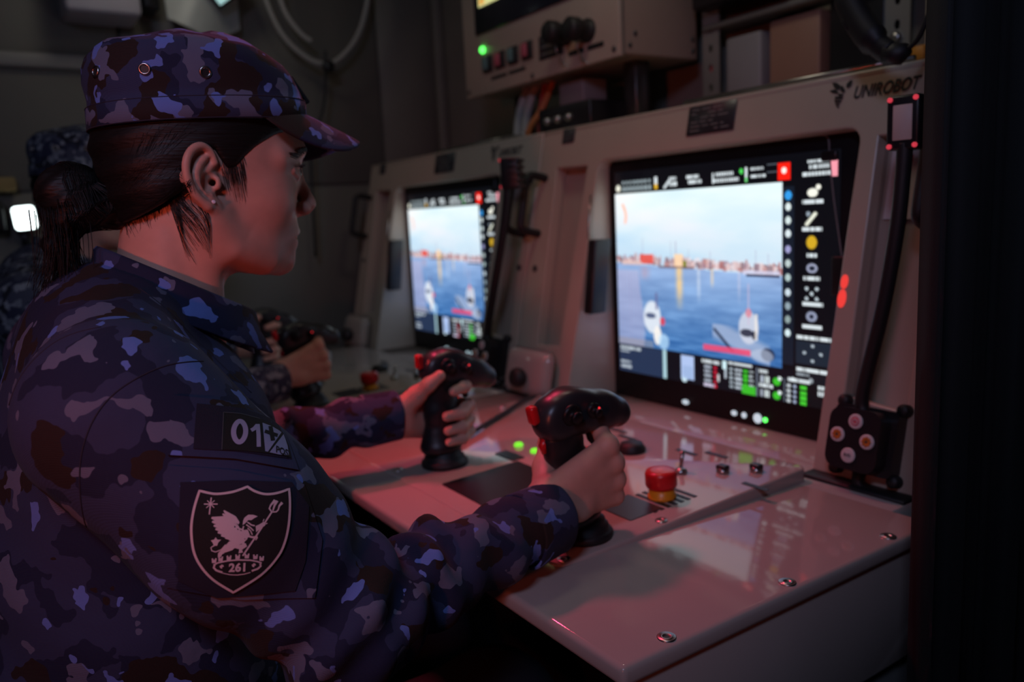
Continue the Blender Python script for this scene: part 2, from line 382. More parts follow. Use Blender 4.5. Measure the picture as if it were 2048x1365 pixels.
    mb = MB().add(V, F, 0, False, tm @ Matrix.Scale(.74, 4, (1, 0, 0)))
    B(mb, 'maker_lettering', M_INK)
    k = .000170
    bee = [[(120, 118), (165, 125), (205, 155), (195, 190), (150, 168)], [(105, 185), (160, 178), (185, 200), (150, 212)], [(155, 195), (190, 205), (190, 222), (170, 218)],
           [(200, 165), (225, 160), (258, 205), (245, 222), (215, 205)], [(262, 150), (290, 125), (312, 130), (305, 175), (280, 188), (262, 178)],
           [(195, 215), (215, 225), (245, 232), (240, 248), (200, 246)], [(170, 240), (245, 256), (238, 275), (166, 262)], [(166, 270), (236, 284), (226, 300), (172, 290)],
           [(176, 298), (222, 306), (214, 320), (184, 312)], [(186, 320), (212, 326), (222, 348), (196, 330)]]
    tm = FMf(y0+.195, 1.246, .0009); mb = MB()
    for P in bee: mb.prism([((x-210)*k, (230-y)*k) for x, y in reversed(P)], 0, .0006, 0, tm)
    B(mb, 'maker_emblem', M_INK)
    # moulded cover with a black knob at the foot of the left column
    m = FMf(y0+.835, .768)
    cv = B(MB().bm(_round_block(.155, .10, .035, .024), 0, True, m), 'moulded_cover', M_DESK)
    B(MB().lathe([(.006, .03), (.012, .036), (.019, .044), (.021, .054), (.018, .062), (.009, .066), (.0001, .067)], 24, 0, True, FMf(y0+.828, .756), cap=False), 'cover_knob', M_RUBBER, cv)
    if first:   # instruction sheet in the near recess
        mm = FMf(y0+.080, 1.125, -.0295)
        sh = MB().box((-.040, -.052, 0), (.040, .052, .0012), 0, 1, 0, mm)
        for (u, v, w, h, mi) in ((-.012, .030, .006, .010, 2), (-.012, .012, .005, .012, 2), (.004, .012, .005, .012, 2), (-.014, -.010, .006, .010, 3), (.002, -.010, .004, .012, 1), (-.013, -.026, .008, .008, 1), (-.012, -.043, .006, .008, 3), (.004, -.042, .004, .009, 1), (-.022, .040, .004, .003, 1), (.022, .0, .002, .06, 1)):
            sh.box((u-w/2, v-h/2, .0012), (u+w/2, v+h/2, .0016), 0, 1, mi, mm)
        B(sh, 'instruction_sheet', [M_WHITE, mat('grey_print', (.28, .28, .29), .6), mat('red_print', (.5, .06, .06), .6), mat('amber_print', (.55, .33, .03), .6)])
    return T, inv, mon
def _round_block(w, h, d, r):
    bm = bmesh.new(); bmesh.ops.create_cube(bm, size=1)
    for v in bm.verts: v.co = Vector((v.co.x*w, v.co.y*h, (v.co.z+.5)*d))
    bmesh.ops.bevel(bm, geom=bm.edges[:], offset=r*.98, segments=5, profile=.5, affect='EDGES')
    return bm
CON1, INV1, MON1 = make_console(0.0, 'nearest beige operator console with the large bright harbour screen', True)
CON2, INV2, MON2 = make_console(PITCHY, 'farther beige operator console with the small-looking blurred harbour screen', False)
# ================================================================ the harbour picture shown on both monitors (colour per vertex)
def paint_screen():
    Wn, Hn = 340, 268
    U, Vv = np.meshgrid(np.linspace(0, 1, Wn), np.linspace(0, 1, Hn))
    A = np.zeros((Hn, Wn, 3)); A[:] = (.030, .036, .055)
    rs = np.random.RandomState(4)
    def put(mask, col, a=1.0):
        m = np.clip(mask, 0, 1)[..., None]*a; A[:] = A*(1-m)+np.array(col)*m
    def win(u0, v0, u1, v1): return slice(max(0, int(math.ceil(v0*(Hn-1)-1e-6))), max(0, int(math.floor(v1*(Hn-1)+1e-6)))+1), slice(max(0, int(math.ceil(u0*(Wn-1)-1e-6))), max(0, int(math.floor(u1*(Wn-1)+1e-6)))+1)
    def rect(u0, v0, u1, v1, col, a=1.0):
        w = win(u0, v0, u1, v1); A[w] = A[w]*(1-a)+np.array(col)*a
    def ell(u, v, ru, rv, col, a=1.0, soft=.25):
        w = win(u-ru, v-rv, u+ru, v+rv); m = np.clip((1-((U[w]-u)/ru)**2-((Vv[w]-v)/rv)**2)/soft, 0, 1)[..., None]*a; A[w] = A[w]*(1-m)+np.array(col)*m
    def seg(u0, v0, u1, v1, w, col, a=1.0):
        d = np.array([u1-u0, v1-v0]); L = d@d
        t = np.clip(((U-u0)*d[0]+(Vv-v0)*d[1])/L, 0, 1); dist = np.hypot(U-u0-t*d[0], Vv-v0-t*d[1]); put((w-dist)/w*2, col, a)
    def noise(fu, fv, oct=4):
        o = np.zeros_like(U)
        for k in range(oct):
            n = 2**k; g = rs.rand(int(fv*n)+3, int(fu*n)+3)
            x = U*fu*n; y = Vv*fv*n; xi = x.astype(int); yi = y.astype(int); xf = x-xi; yf = y-yi
            xf = xf*xf*(3-2*xf); yf = yf*yf*(3-2*yf)
            o += (g[yi, xi]*(1-xf)*(1-yf)+g[yi, xi+1]*xf*(1-yf)+g[yi+1, xi]*(1-xf)*yf+g[yi+1, xi+1]*xf*yf)/n
        return o/2
    IU, I0, I1 = .795, .106, .858
    im = (U < IU) & (Vv > I0) & (Vv < I1)
    t = (Vv-I0)/(I1-I0); s = U/IU
    hz = .455+.045*s                             # waterline
    sky = t < hz
    n1 = noise(3, 9)
    k = np.clip(t/hz, 0, 1)[..., None]
    skyc = np.array([.91, .965, .97])*(1-k)+np.array([.76, .85, .92])*k
    skyc = skyc+(np.clip(n1-.48, 0, 1)*.35)[..., None]*np.array([.5, .05, .05])+(np.clip(.5-n1, 0, 1)*.5)[..., None]*np.array([-.35, -.18, -.02])
    A[im & sky] = np.clip(skyc, 0, 1)[im & sky]
    n2 = noise(10, 60); n3 = noise(5, 16)
    kk = np.clip((t-hz)/(1-hz), 0, 1)[..., None]
    wat = np.array([.58, .69, .86])*(1-kk)+np.array([.22, .42, .66])*kk
    wat = wat+((n2-.5)*.26*(.3+kk[..., 0]))[..., None]*np.array([1, 1, .9])+((n3-.5)*.2)[..., None]*np.array([.6, .7, .7])
    A[im & ~sky] = np.clip(wat, 0, 1)[im & ~sky]
    # skyline: low roofs, hulls and cranes
    for i in range(240):
        u = rs.rand()*.99; h = rs.uniform(.015, .055)*(1.0 if u > .12 else .7); w = rs.uniform(.008, .03)
        base = .455+.045*u-rs.uniform(0, .025)
        c = [(.74, .55, .54), (.86, .74, .74), (.62, .50, .56), (.80, .68, .68), (.68, .44, .44), (.90, .86, .88), (.52, .44, .48)][rs.randint(7)]
        rect(u*IU, I0+(base-h)*(I1-I0), min((u+w)*IU, IU), I0+base*(I1-I0), c, .75)
    for (u, h, w) in ((.19, .17, .004), (.38, .15, .003), (.41, .15, .003), (.49, .10, .003), (.62, .09, .003), (.87, .10, .003), (.93, .08, .003), (.27, .08, .004)):
        rect(u*IU-w/2, I0+(.46-h)*(I1-I0), u*IU+w/2, I0+.46*(I1-I0), (.62, .58, .68), .5)
    rect(.17*IU, I0+.395*(I1-I0), .26*IU, I0+.455*(I1-I0), (.88, .30, .26), .85)
    rect(.40*IU, I0+.39*(I1-I0), .455*IU, I0+.475*(I1-I0), (.97, .82, .66), .9); rect(.455*IU, I0+.43*(I1-I0), .475*IU, I0+.475*(I1-I0), (.45, .48, .12), .9)
    rect(.04*IU, I0+.44*(I1-I0), .18*IU, I0+.465*(I1-I0), (.85, .72, .70), .8); rect(.30*IU, I0+.462*(I1-I0), .52*IU, I0+.478*(I1-I0), (.40, .30, .32), .7)
    rect(.80*IU, I0+.475*(I1-I0), .99*IU, I0+.50*(I1-I0), (.80, .80, .90), .8); rect(.82*IU, I0+.495*(I1-I0), .99*IU, I0+.508*(I1-I0), (.15, .16, .26), .8)
    for (u, w, l, c, a) in ((.43, .030, .27, (.98, .80, .52), .9), (.55, .014, .22, (.80, .84, .90), .7), (.63, .012, .12, (.95, .82, .65), .7), (.78, .010, .2, (.85, .80, .85), .5), (.20, .05, .10, (.75, .55, .60), .4)):
        put(np.clip(1-np.abs((s-u)/w), 0, 1)*(t > .475)*np.clip((.475+l-t)/l*2.2, 0, 1)*im*(.6+.8*n2), c, a)
    # moored hull and launch at the left
    put(((s < .175+.02*np.sin(t*9)) & (t > .50) & im).astype(float), (.72, .70, .82), .55)
    for i in range(7): rect((.02+.023*i)*IU, I0+.52*(I1-I0), (.028+.023*i)*IU, I0+.97*(I1-I0), (.60, .56, .72), .35)
    ell(.245*IU, I0+.80*(I1-I0), .05, .085, (.88, .90, .93), .9); ell(.235*IU, I0+.79*(I1-I0), .03, .015, (.20, .25, .40), .8)
    rect(.27*IU, I0+.64*(I1-I0), .285*IU, I0+.75*(I1-I0), (.40, .38, .55), .7); ell(.315*IU, I0+.82*(I1-I0), .014, .022, (.85, .25, .33), .9); ell(.28*IU, I0+.915*(I1-I0), .022, .05, (.94, .92, .90), .95)
    ell(.32*IU, I0+.95*(I1-I0), .03, .04, (.72, .85, .95), .7); rect(0, I0+.955*(I1-I0), .25*IU, I1, (.62, .58, .60), .5)
    # patrol boat at the right
    put(((t-.80) > (s-.62)*.0) * np.clip(1-np.abs((t-.86-(s-.72)*.42)/.075), 0, 1)*((s > .63) & (s < .94))*im*2, (.62, .68, .80), .8)
    seg(.64*IU, I0+.83*(I1-I0), .74*IU, I0+.945*(I1-I0), .008, (.10, .14, .24), .9)
    ell(.83*IU, I0+.80*(I1-I0), .045, .075, (.78, .80, .86), .9); ell(.82*IU, I0+.83*(I1-I0), .03, .018, (.16, .17, .24), .9); ell(.86*IU, I0+.84*(I1-I0), .012, .02, (.12, .13, .2), .9)
    ell(.83*IU, I0+.715*(I1-I0), .012, .022, (.85, .45, .50), .9); seg(.83*IU, I0+.55*(I1-I0), .83*IU, I0+.78*(I1-I0), .003, (.78, .70, .80), .8); rect(.862*IU, I0+.72*(I1-I0), .877*IU, I0+.87*(I1-I0), (.90, .88, .86), .8)
    ell(.93*IU, I0+.94*(I1-I0), .03, .03, (.12, .14, .22), .8); ell(.90*IU, I0+.95*(I1-I0), .05, .03, (.72, .76, .84), .6)
    rect(.575*IU, I0+.925*(I1-I0), .84*IU, I0+.962*(I1-I0), (.93, .28, .42), .85)
    # paraglider-like orange mark in the sky
    for a in range(12): ell(.055*IU+.016*math.sin(a/11*2.4), I0+(.075+.010*a)*(I1-I0), .007, .012, (1.0, .74, .64), .8)
    # overlay: letters are too small to read, so rows of ticks
    def ticks(u0, v0, u1, v1, col, a=.95, gap=.006):
        u = u0
        while u < u1:
            l = rs.uniform(.004, .010); rect(u, v0, min(u+l, u1), v1, col, a); u += l+gap*rs.uniform(.2, .6)
    wt = (.86, .90, .92)
    ell(.02, .080, .013, .018, (.95, .95, .88))
    for i in range(8): rect(.042+.021*i, .048, .055+.021*i, .062, (.62, .68, .70), .9); rect(.042+.021*i, .072, .057+.021*i, .094, (.62, .68, .70), .9)
    rect(.222, .040, .236, .072, wt); rect(.222, .072, .236, .095, (.92, .72, .2))
    seg(.275, .092, .30, .062, .008, wt); ticks(.30, .045, .335, .060, wt); ticks(.298, .070, .342, .088, wt)
    ticks(.385, .045, .445, .060, wt); ticks(.395, .068, .455, .084, wt); rect(.505, .045, .512, .092, wt)
    ticks(.520, .045, .60, .060, wt); ticks(.512, .072, .62, .088, wt); ell(.632, .05, .008, .012, (.3, .85, .35)); rect(.648, .035, .656, .095, wt); rect(.648, .075, .656, .095, (.45, .85, .5))
    ticks(.672, .040, .72, .052, wt); ticks(.670, .068, .73, .082, wt); rect(.735, .03, .775, .034, (.35, .38, .42)); rect(.735, .06, .775, .064, (.35, .38, .42))
    rect(.778, .030, .824, .098, (.98, .12, .06)); ell(.801, .062, .010, .014, (1, .95, .92))
    ticks(.885, .030, .985, .044, wt); ticks(.892, .052, .975, .066, wt); ticks(.870, .076, .965, .090, wt); rect(.965, .026, .990, .10, (.95, .60, .66))
    rect(IU+.003, .125, .838, .84, (.075, .105, .155)); ell(.817, .16, .014, .020, (.20, .60, .90))
    for i, v in enumerate((.205, .258, .31, .372, .428, .485, .545, .60, .655, .71)):
        c = [(.85, .90, .90), (.82, .88, .88), (.85, .9, .92), (.60, .60, .78), (.72, .78, .78), (.68, .76, .76), (.78, .84, .88), (.55, .62, .66), (.55, .62, .62), (.82, .90, .92)][i]
        ell(.817, v, .011, .017, c)
    ell(.905, .155, .020, .018, (.95, .95, .90)); ell(.925, .135, .009, .012, (.95, .95, .9)); ticks(.868, .183, .942, .198, wt, gap=.003)
    seg(.885, .275, .915, .235, .009, (.92, .93, .86)); ell(.89, .235, .008, .010, (.55, .6, .65)); ticks(.870, .288, .940, .303, wt, gap=.003)
    ell(.903, .345, .020, .028, (.80, .64, .14)); ticks(.885, .388, .925, .402, wt, gap=.003)
    ell(.905, .445, .021, .020, (.60, .62, .72)); ell(.905, .445, .012, .010, (.12, .14, .2)); ticks(.874, .478, .935, .492, wt, gap=.003)
    for du, dv in ((-.018, -.02), (.018, -.02), (-.018, .02), (.018, .02), (0, 0)): ell(.905+du, .545+dv, .007, .008, (.7, .75, .78))
    ticks(.872, .580, .945, .594, wt, gap=.003); ell(.905, .635, .021, .022, (.55, .58, .68)); ell(.905, .635, .009, .010, (.12, .14, .2)); ticks(.872, .668, .942, .682, wt, gap=.003)
    ticks(.850, .715, .975, .730, wt, gap=.002); rect(.848, .735, .975, .83, (.10, .14, .19))
    for du, dv in ((0, -.03), (0, .03), (-.03, 0), (.03, 0)): ell(.91+du, .782+dv, .007, .007, (.65, .70, .74))
    ticks(.850, .845, .975, .858, wt, gap=.002); ticks(.850, .866, .90, .878, wt, gap=.002); ell(.905, .893, .009, .011, wt); rect(.848, .86, .975, .905, (.10, .13, .18), .4)
    # status strip
    rect(0, I1, .835, 1, (.035, .045, .075)); rect(.0, I1+.005, .255, 1, (.13, .19, .30)); ticks(.008, .872, .125, .884, wt, .8, .003); ticks(.008, .892, .06, .902, wt, .7, .003)
    ticks(.008, .945, .065, .957, wt, .75, .003); ticks(.008, .968, .07, .985, wt, .75, .003); rect(.25, I1, .268, 1, (.66, .80, .84))
    rect(.345, .872, .41, .985, (.66, .74, .90)); ell(.36, .985, .014, .014, (.80, .90, .95)); rect(.352, .92, .402, .985, (.56, .66, .82), .6)
    ticks(.448, .874, .535, .888, wt, .9, .002)
    for v in np.arange(.90, .985, .021): ticks(.458, v, .492, v+.012, (.70, .74, .80), .9, .002); rect(.502, v, .518, v+.013, (.72, .10, .20)); 
    ell(.525, .95, .006, .02, (.8, .8, .82)); ticks(.455, .985, .505, .997, (.80, .76, .86), .9, .003); rect(.545, .866, .563, .905, (.80, .92, .95)); rect(.553, .905, .561, .945, (.7, .75, .8))
    ticks(.570, .866, .675, .880, wt, .9, .002)
    for v in np.arange(.892, .99, .02):
        ticks(.578, v, .592, v+.012, (.7, .76, .8)); ticks(.600, v, .630, v+.013, (.75, .8, .84), .9, .002); rect(.636, v, .656, v+.014, (.22, .72, .16)); ticks(.662, v, .68, v+.01, (.75, .8, .82))
    rect(.630, .96, .69, .998, (.22, .70, .16)); rect(.693, .875, .697, .999, (.4, .44, .5)); ticks(.705, .880, .74, .893, wt); ticks(.705, .94, .76, .953, wt)
    for v in (.905, .965): ticks(.708, v, .722, v+.03, (.7, .74, .8)); ticks(.728, v, .745, v+.028, (.85, .9, .9)); ell(.775, v+.015, .016, .018, (.22, .72, .16)); ell(.787, v, .008, .010, (.85, .9, .9))
    rect(.803, .9, .806, .999, (.4, .44, .5)); ticks(.82, .895, .90, .91, wt, .9, .002)
    for v in np.arange(.92, 1, .021): rect(.866, v, .888, v+.016, (.25, .75, .18)); ell(.845, v+.008, .006, .008, (.6, .65, .75)); ell(.822, v+.008, .009, .009, wt, .8)
    ell(.838, .90, .008, .01, wt); ticks(.93, .91, .96, .925, wt); ticks(.93, .932, .965, .95, wt)
    A = np.clip(A, 0, 1); A = np.where(A <= .04045, A/12.92, ((A+.055)/1.055)**2.4)
    return Wn, Hn, A
def make_screen_mesh():
    Wn, Hn, A = paint_screen()
    ys = np.linspace(1.2225, .722, Wn); zz = np.linspace(1.172, .775, Hn)
    Y, Z = np.meshgrid(ys, zz); V = np.stack([np.full(Y.size, 1.0655), Y.ravel(), Z.ravel()], 1)
    idx = np.arange(Wn*Hn).reshape(Hn, Wn)
    F = np.stack([idx[:-1, :-1].ravel(), idx[1:, :-1].ravel(), idx[1:, 1:].ravel(), idx[:-1, 1:].ravel()], 1)
    me = np_mesh('screen_picture', V, F, False)
    ca = me.color_attributes.new('picture', 'FLOAT_COLOR', 'POINT')
    ca.data.foreach_set('color', np.concatenate([A.reshape(-1, 3), np.ones((Wn*Hn, 1))], 1).astype(np.float32).ravel())
    m = bpy.data.materials.new('lit_display'); m.use_nodes = True; nt = m.node_tree; b = nt.nodes['Principled BSDF']
    at = nt.nodes.new('ShaderNodeVertexColor'); at.layer_name = 'picture'
    b.inputs['Base Color'].default_value = (.01, .01, .012, 1); b.inputs['Roughness'].default_value = .25
    nt.links.new(at.outputs[0], b.inputs['Emission Color']); b.inputs['Emission Strength'].default_value = 1.32
    me.materials.append(m)
    return me
SCR = make_screen_mesh()
for mon, inv, dy in ((MON1, INV1, 0), (MON2, INV2, PITCHY)):
    s = bpy.data.objects.new('screen', SCR); COL.objects.link(s); s.parent = mon
    s.matrix_local = inv @ Matrix.Translation((0, dy, 0)); s['label'] = 'lit screen showing a harbour at dusk'
# ================================================================ implicit-surface modeller for bodies, cloth and grips
f32 = np.float32
def surface_nets(f, lo, hi, h, band=0.0):
    lo = np.array(lo, float); hi = np.array(hi, float); Bk = 8
    nb = np.maximum(1, np.ceil((hi-lo)/(h*Bk)).astype(int)); n = nb*Bk
    bc = [lo[a]+(np.arange(nb[a])*Bk+(Bk-1)/2)*h for a in range(3)]
    G = np.stack(np.meshgrid(*bc, indexing='ij'), -1).reshape(-1, 3).astype(f32)
    dc = f(G); act = np.abs(dc) < Bk*h*.866*1.35+band
    V = np.empty(tuple(n), f32)
    V.reshape(nb[0], Bk, nb[1], Bk, nb[2], Bk)[:] = np.where(dc < 0, -1., 1.).reshape(nb)[:, None, :, None, :, None]
    ai = np.nonzero(act)[0]; off = (np.stack(np.meshgrid(*[np.arange(Bk)]*3, indexing='ij'), -1).reshape(-1, 3)).astype(f32)
    bi = np.stack(np.unravel_index(ai, nb), 1)
    for s in range(0, len(ai), 1500):
        b = bi[s:s+1500]; ijk = (b[:, None, :]*Bk+off[None].astype(int)).reshape(-1, 3)
        V[ijk[:, 0], ijk[:, 1], ijk[:, 2]] = f((lo+ijk*h).astype(f32))
    ins = V < 0
    cnt = np.zeros(tuple(np.array(V.shape)-1), np.int8); sl = (slice(None, -1), slice(1, None))
    for a in (0, 1):
        for b in (0, 1):
            for c in (0, 1): cnt += ins[sl[a], sl[b], sl[c]]
    cells = np.nonzero((cnt > 0) & (cnt < 8)); nc = len(cells[0]); ci = np.stack(cells, 1)
    idx = np.full(cnt.shape, -1, np.int32); idx[cells] = np.arange(nc)
    corner = {}
    for a in (0, 1):
        for b in (0, 1):
            for c in (0, 1): corner[(a, b, c)] = V[cells[0]+a, cells[1]+b, cells[2]+c]
    acc = np.zeros((nc, 3)); num = np.zeros(nc)
    for ax in range(3):
        for p in (0, 1):
            for q in (0, 1):
                k0 = [0, 0, 0]; o = [i for i in range(3) if i != ax]; k0[o[0]] = p; k0[o[1]] = q; k1 = list(k0); k1[ax] = 1
                v0, v1 = corner[tuple(k0)], corner[tuple(k1)]; m = (v0 < 0) != (v1 < 0)
                t = np.where(m, v0/np.where(m, v0-v1, 1), 0)
                pt = np.tile(np.array(k0, float), (nc, 1)); pt[:, ax] = t
                acc += pt*m[:, None]; num += m
    P = lo+(ci+acc/num[:, None])*h
    Fs = []
    for ax in range(3):
        o = [(ax+1) % 3, (ax+2) % 3]
        s0 = [slice(1, -1)]*3; s0[ax] = slice(0, -1); s1 = list(s0); s1[ax] = slice(1, None)
        a, b = ins[tuple(s0)], ins[tuple(s1)]
        e = np.stack(np.nonzero(a != b), 1)
        if not len(e): continue
        fl = a[e[:, 0], e[:, 1], e[:, 2]]
        e = e+np.array([0 if i == ax else 1 for i in range(3)])
        def cell(d0, d1):
            c = e.copy(); c[:, o[0]] += d0; c[:, o[1]] += d1; return idx[c[:, 0], c[:, 1], c[:, 2]]
        q = np.stack([cell(-1, -1), cell(0, -1), cell(0, 0), cell(-1, 0)], 1)
        q[~fl] = q[~fl][:, ::-1]; Fs.append(q[(q >= 0).all(1)])
    return P, np.concatenate(Fs)
def relax(V, F, it=2, lam=.5):
    E = np.concatenate([F[:, [0, 1]], F[:, [1, 2]], F[:, [2, 3]], F[:, [3, 0]]]); n = len(V)
    deg = np.bincount(E.ravel(), minlength=n).astype(float); deg[deg == 0] = 1
    for _ in range(it):
        S = np.stack([np.bincount(E[:, 0], V[E[:, 1], a], n)+np.bincount(E[:, 1], V[E[:, 0], a], n) for a in range(3)], 1)
        V = V*(1-lam)+lam*S/deg[:, None]
    return V
def A3(p): return np.array(p, f32)
def ln(v): return np.sqrt(np.einsum('ij,ij->i', v, v))
def sph(P, c, r): return ln(P-A3(c))-r
def cone(P, a, b, ra, rb):
    a, b = A3(a), A3(b); ba = b-a; t = np.clip((P-a)@ba/max(float(ba@ba), 1e-12), 0, 1)
    return ln(P-a-t[:, None]*ba)-(ra+(rb-ra)*t)
def chain(P, pts, rs, k=0.0):
    d = None
    for i in range(len(pts)-1):
        e = cone(P, pts[i], pts[i+1], rs[i], rs[i+1]); d = e if d is None else (smin(d, e, k) if k else np.minimum(d, e))
    return d
def ell(P, c, r, rot=None):
    q = P-A3(c)
    if rot is not None: q = q@np.array(rot, f32)      # rot columns = axes
    r = A3(r); k0 = ln(q/r); k1 = ln(q/(r*r)); return k0*(k0-1)/np.maximum(k1, 1e-6)
def smin(a, b, k):
    hh = np.clip(.5+.5*(b-a)/k, 0, 1); return b+(a-b)*hh-k*hh*(1-hh)
def smax(a, b, k): return -smin(-a, -b, k)
def vnoise(P, s, seed=0):
    """cheap value noise in 3D, 0..1"""
    q = P*s; i = np.floor(q).astype(np.int64); fr = q-i; fr = fr*fr*(3-2*fr); o = 0
    for a in (0, 1):
        for b in (0, 1):
            for c in (0, 1):
                hsh = ((i[:, 0]+a)*73856093) ^ ((i[:, 1]+b)*19349663) ^ ((i[:, 2]+c)*83492791) ^ (seed*2654435761)
                v = ((hsh*1103515245+12345) & 0xffffff)/float(0x1000000)
                o = o+v*(fr[:, 0] if a else 1-fr[:, 0])*(fr[:, 1] if b else 1-fr[:, 1])*(fr[:, 2] if c else 1-fr[:, 2])
    return o.astype(f32)

# ---------------------------------------------------------------- materials of the people
def camo(name, scale, cols, light_amt, dscale=1.0, rough=.85):
    """woodland-type naval camouflage: hard-edged wavy blotches in five colours, with twill relief"""
    m = bpy.data.materials.new(name); m.use_nodes = True; nt = m.node_tree; b = nt.nodes['Principled BSDF']; N = nt.nodes.new; L = nt.links.new
    tc = N('ShaderNodeTexCoord')
    wob = N('ShaderNodeTexNoise'); wob.inputs['Scale'].default_value = 75*scale; wob.inputs['Detail'].default_value = 1
    L(tc.outputs['Object'], wob.inputs['Vector'])
    wa = N('ShaderNodeVectorMath'); wa.operation = 'MULTIPLY_ADD'; wa.inputs[1].default_value = (.016/scale,)*3
    L(wob.outputs['Color'], wa.inputs[0]); L(tc.outputs['Object'], wa.inputs[2])
    def layer(sc, off, thr, stretch):
        mp = N('ShaderNodeMapping'); mp.inputs['Location'].default_value = off; mp.inputs['Scale'].default_value = stretch
        L(wa.outputs[0], mp.inputs['Vector'])
        n = N('ShaderNodeTexNoise'); n.inputs['Scale'].default_value = sc*scale; n.inputs['Detail'].default_value = 1.2; n.inputs['Roughness'].default_value = .35
        L(mp.outputs[0], n.inputs['Vector'])
        g = N('ShaderNodeMath'); g.operation = 'GREATER_THAN'; g.inputs[1].default_value = thr; L(n.outputs[0], g.inputs[0]); return g.outputs[0]
    prev = None
    for (sc, off, thr, st), c in zip((None and 0 or (22, (0, 0, 0), .485, (1, 1, 1)), (20, (3.1, 1.7, .4), .595, (1, 1, 1.15)), (27, (7.7, 2.3, 5.1), .635-.06*light_amt, (1, 1, 1.2)), (36, (1.3, 8.2, 2.9), .685-.06*light_amt, (1.1, 1, 1))), cols[1:]):
        g = layer(sc, off, thr, st); mx = N('ShaderNodeMix'); mx.data_type = 'RGBA'; L(g, mx.inputs[0])
        if prev is None: mx.inputs[6].default_value = (*cols[0], 1)
        else: L(prev, mx.inputs[6])
        mx.inputs[7].default_value = (*c, 1); prev = mx.outputs[2]
    L(prev, b.inputs['Base Color']); b.inputs['Roughness'].default_value = rough; b.inputs['Specular IOR Level'].default_value = .25
    b.inputs['Sheen Weight'].default_value = .03; b.inputs['Sheen Roughness'].default_value = .5
    w = N('ShaderNodeTexWave'); w.inputs['Scale'].default_value = 420; w.bands_direction = 'DIAGONAL'; w.inputs['Distortion'].default_value = .4; L(tc.outputs['Object'], w.inputs['Vector'])
    n2 = N('ShaderNodeTexNoise'); n2.inputs['Scale'].default_value = 38*dscale; n2.inputs['Detail'].default_value = 4; L(tc.outputs['Object'], n2.inputs['Vector'])
    ad = N('ShaderNodeMath'); ad.operation = 'MULTIPLY_ADD'; ad.inputs[1].default_value = .05; L(w.outputs[1], ad.inputs[0]); L(n2.outputs[0], ad.inputs[2])
    bp = N('ShaderNodeBump'); bp.inputs['Strength'].default_value = .35; bp.inputs['Distance'].default_value = .006; L(ad.outputs[0], bp.inputs['Height']); L(bp.outputs[0], b.inputs['Normal'])
    return m
CAMO_COLS = [(.015, .020, .052), (.034, .043, .098), (.024, .015, .013), (.118, .130, .205), (.125, .20, .54)]
M_CAMO = camo('naval_camouflage_cloth', 1.0, CAMO_COLS, .3)
M_CAMOCAP = camo('naval_camouflage_cap_twill', 1.15, CAMO_COLS, .9, .5)
M_CAMODIG = camo('fine_naval_camouflage', 1.9, [(.035, .038, .07), (.07, .075, .11), (.02, .02, .03), (.20, .21, .24), (.30, .31, .34)], .6)
M_SKIN = mat('skin', (.60, .33, .25), .48, spec=.35, var=.07, vscale=45, bump=.04, bscale=900, sss=.12)
M_LIP = mat('lip_skin', (.42, .17, .16), .45, spec=.35)
def hair_mat():
    m = bpy.data.materials.new('dark_brown_hair'); m.use_nodes = True; b = m.node_tree.nodes['Principled BSDF']
    b.inputs['Base Color'].default_value = (.016, .011, .009, 1); b.inputs['Roughness'].default_value = .52; b.inputs['Specular IOR Level'].default_value = .32
    nt = m.node_tree; tc = nt.nodes.new('ShaderNodeTexCoord'); n = nt.nodes.new('ShaderNodeTexNoise'); n.inputs['Scale'].default_value = 120; n.inputs['Detail'].default_value = 4
    mp = nt.nodes.new('ShaderNodeMapping'); mp.inputs['Scale'].default_value = (.25, 1, 3.0); mp.inputs['Rotation'].default_value = (0, .35, 0)
    nt.links.new(tc.outputs['Object'], mp.inputs[0]); nt.links.new(mp.outputs[0], n.inputs['Vector'])
    r = nt.nodes.new('ShaderNodeValToRGB'); r.color_ramp.elements[0].color = (.0035, .0032, .003, 1); r.color_ramp.elements[1].color = (.011, .009, .0075, 1)
    nt.links.new(n.outputs[0], r.inputs[0]); nt.links.new(r.outputs[0], b.inputs['Base Color'])
    bp = nt.nodes.new('ShaderNodeBump'); bp.inputs['Strength'].default_value = .5; bp.inputs['Distance'].default_value = .002; nt.links.new(n.outputs[0], bp.inputs['Height']); nt.links.new(bp.outputs[0], b.inputs['Normal'])
    return m
M_HAIR = hair_mat()
M_BROW = mat('eyebrow_hair', (.02, .013, .010), .6)
M_EYE = mat('eye_white', (.55, .53, .52), .15, spec=.6); M_IRIS = mat('dark_iris', (.03, .018, .012), .1)
M_VELCRO = mat('navy_loop_panel', (.012, .012, .030), .95, bump=.4, bscale=1500)
M_PATCHBK = mat('black_embroidery', (.007, .007, .008), .85, bump=.3, bscale=1600)
M_PATCHWH = mat('pale_thread', (.62, .52, .56), .8, bump=.3, bscale=1600)
M_PATCHLV = mat('lavender_patch_print', (.30, .30, .48), .8, bump=.2, bscale=1600)
M_SEAM = mat('dark_seam_thread', (.02, .018, .035), .9)

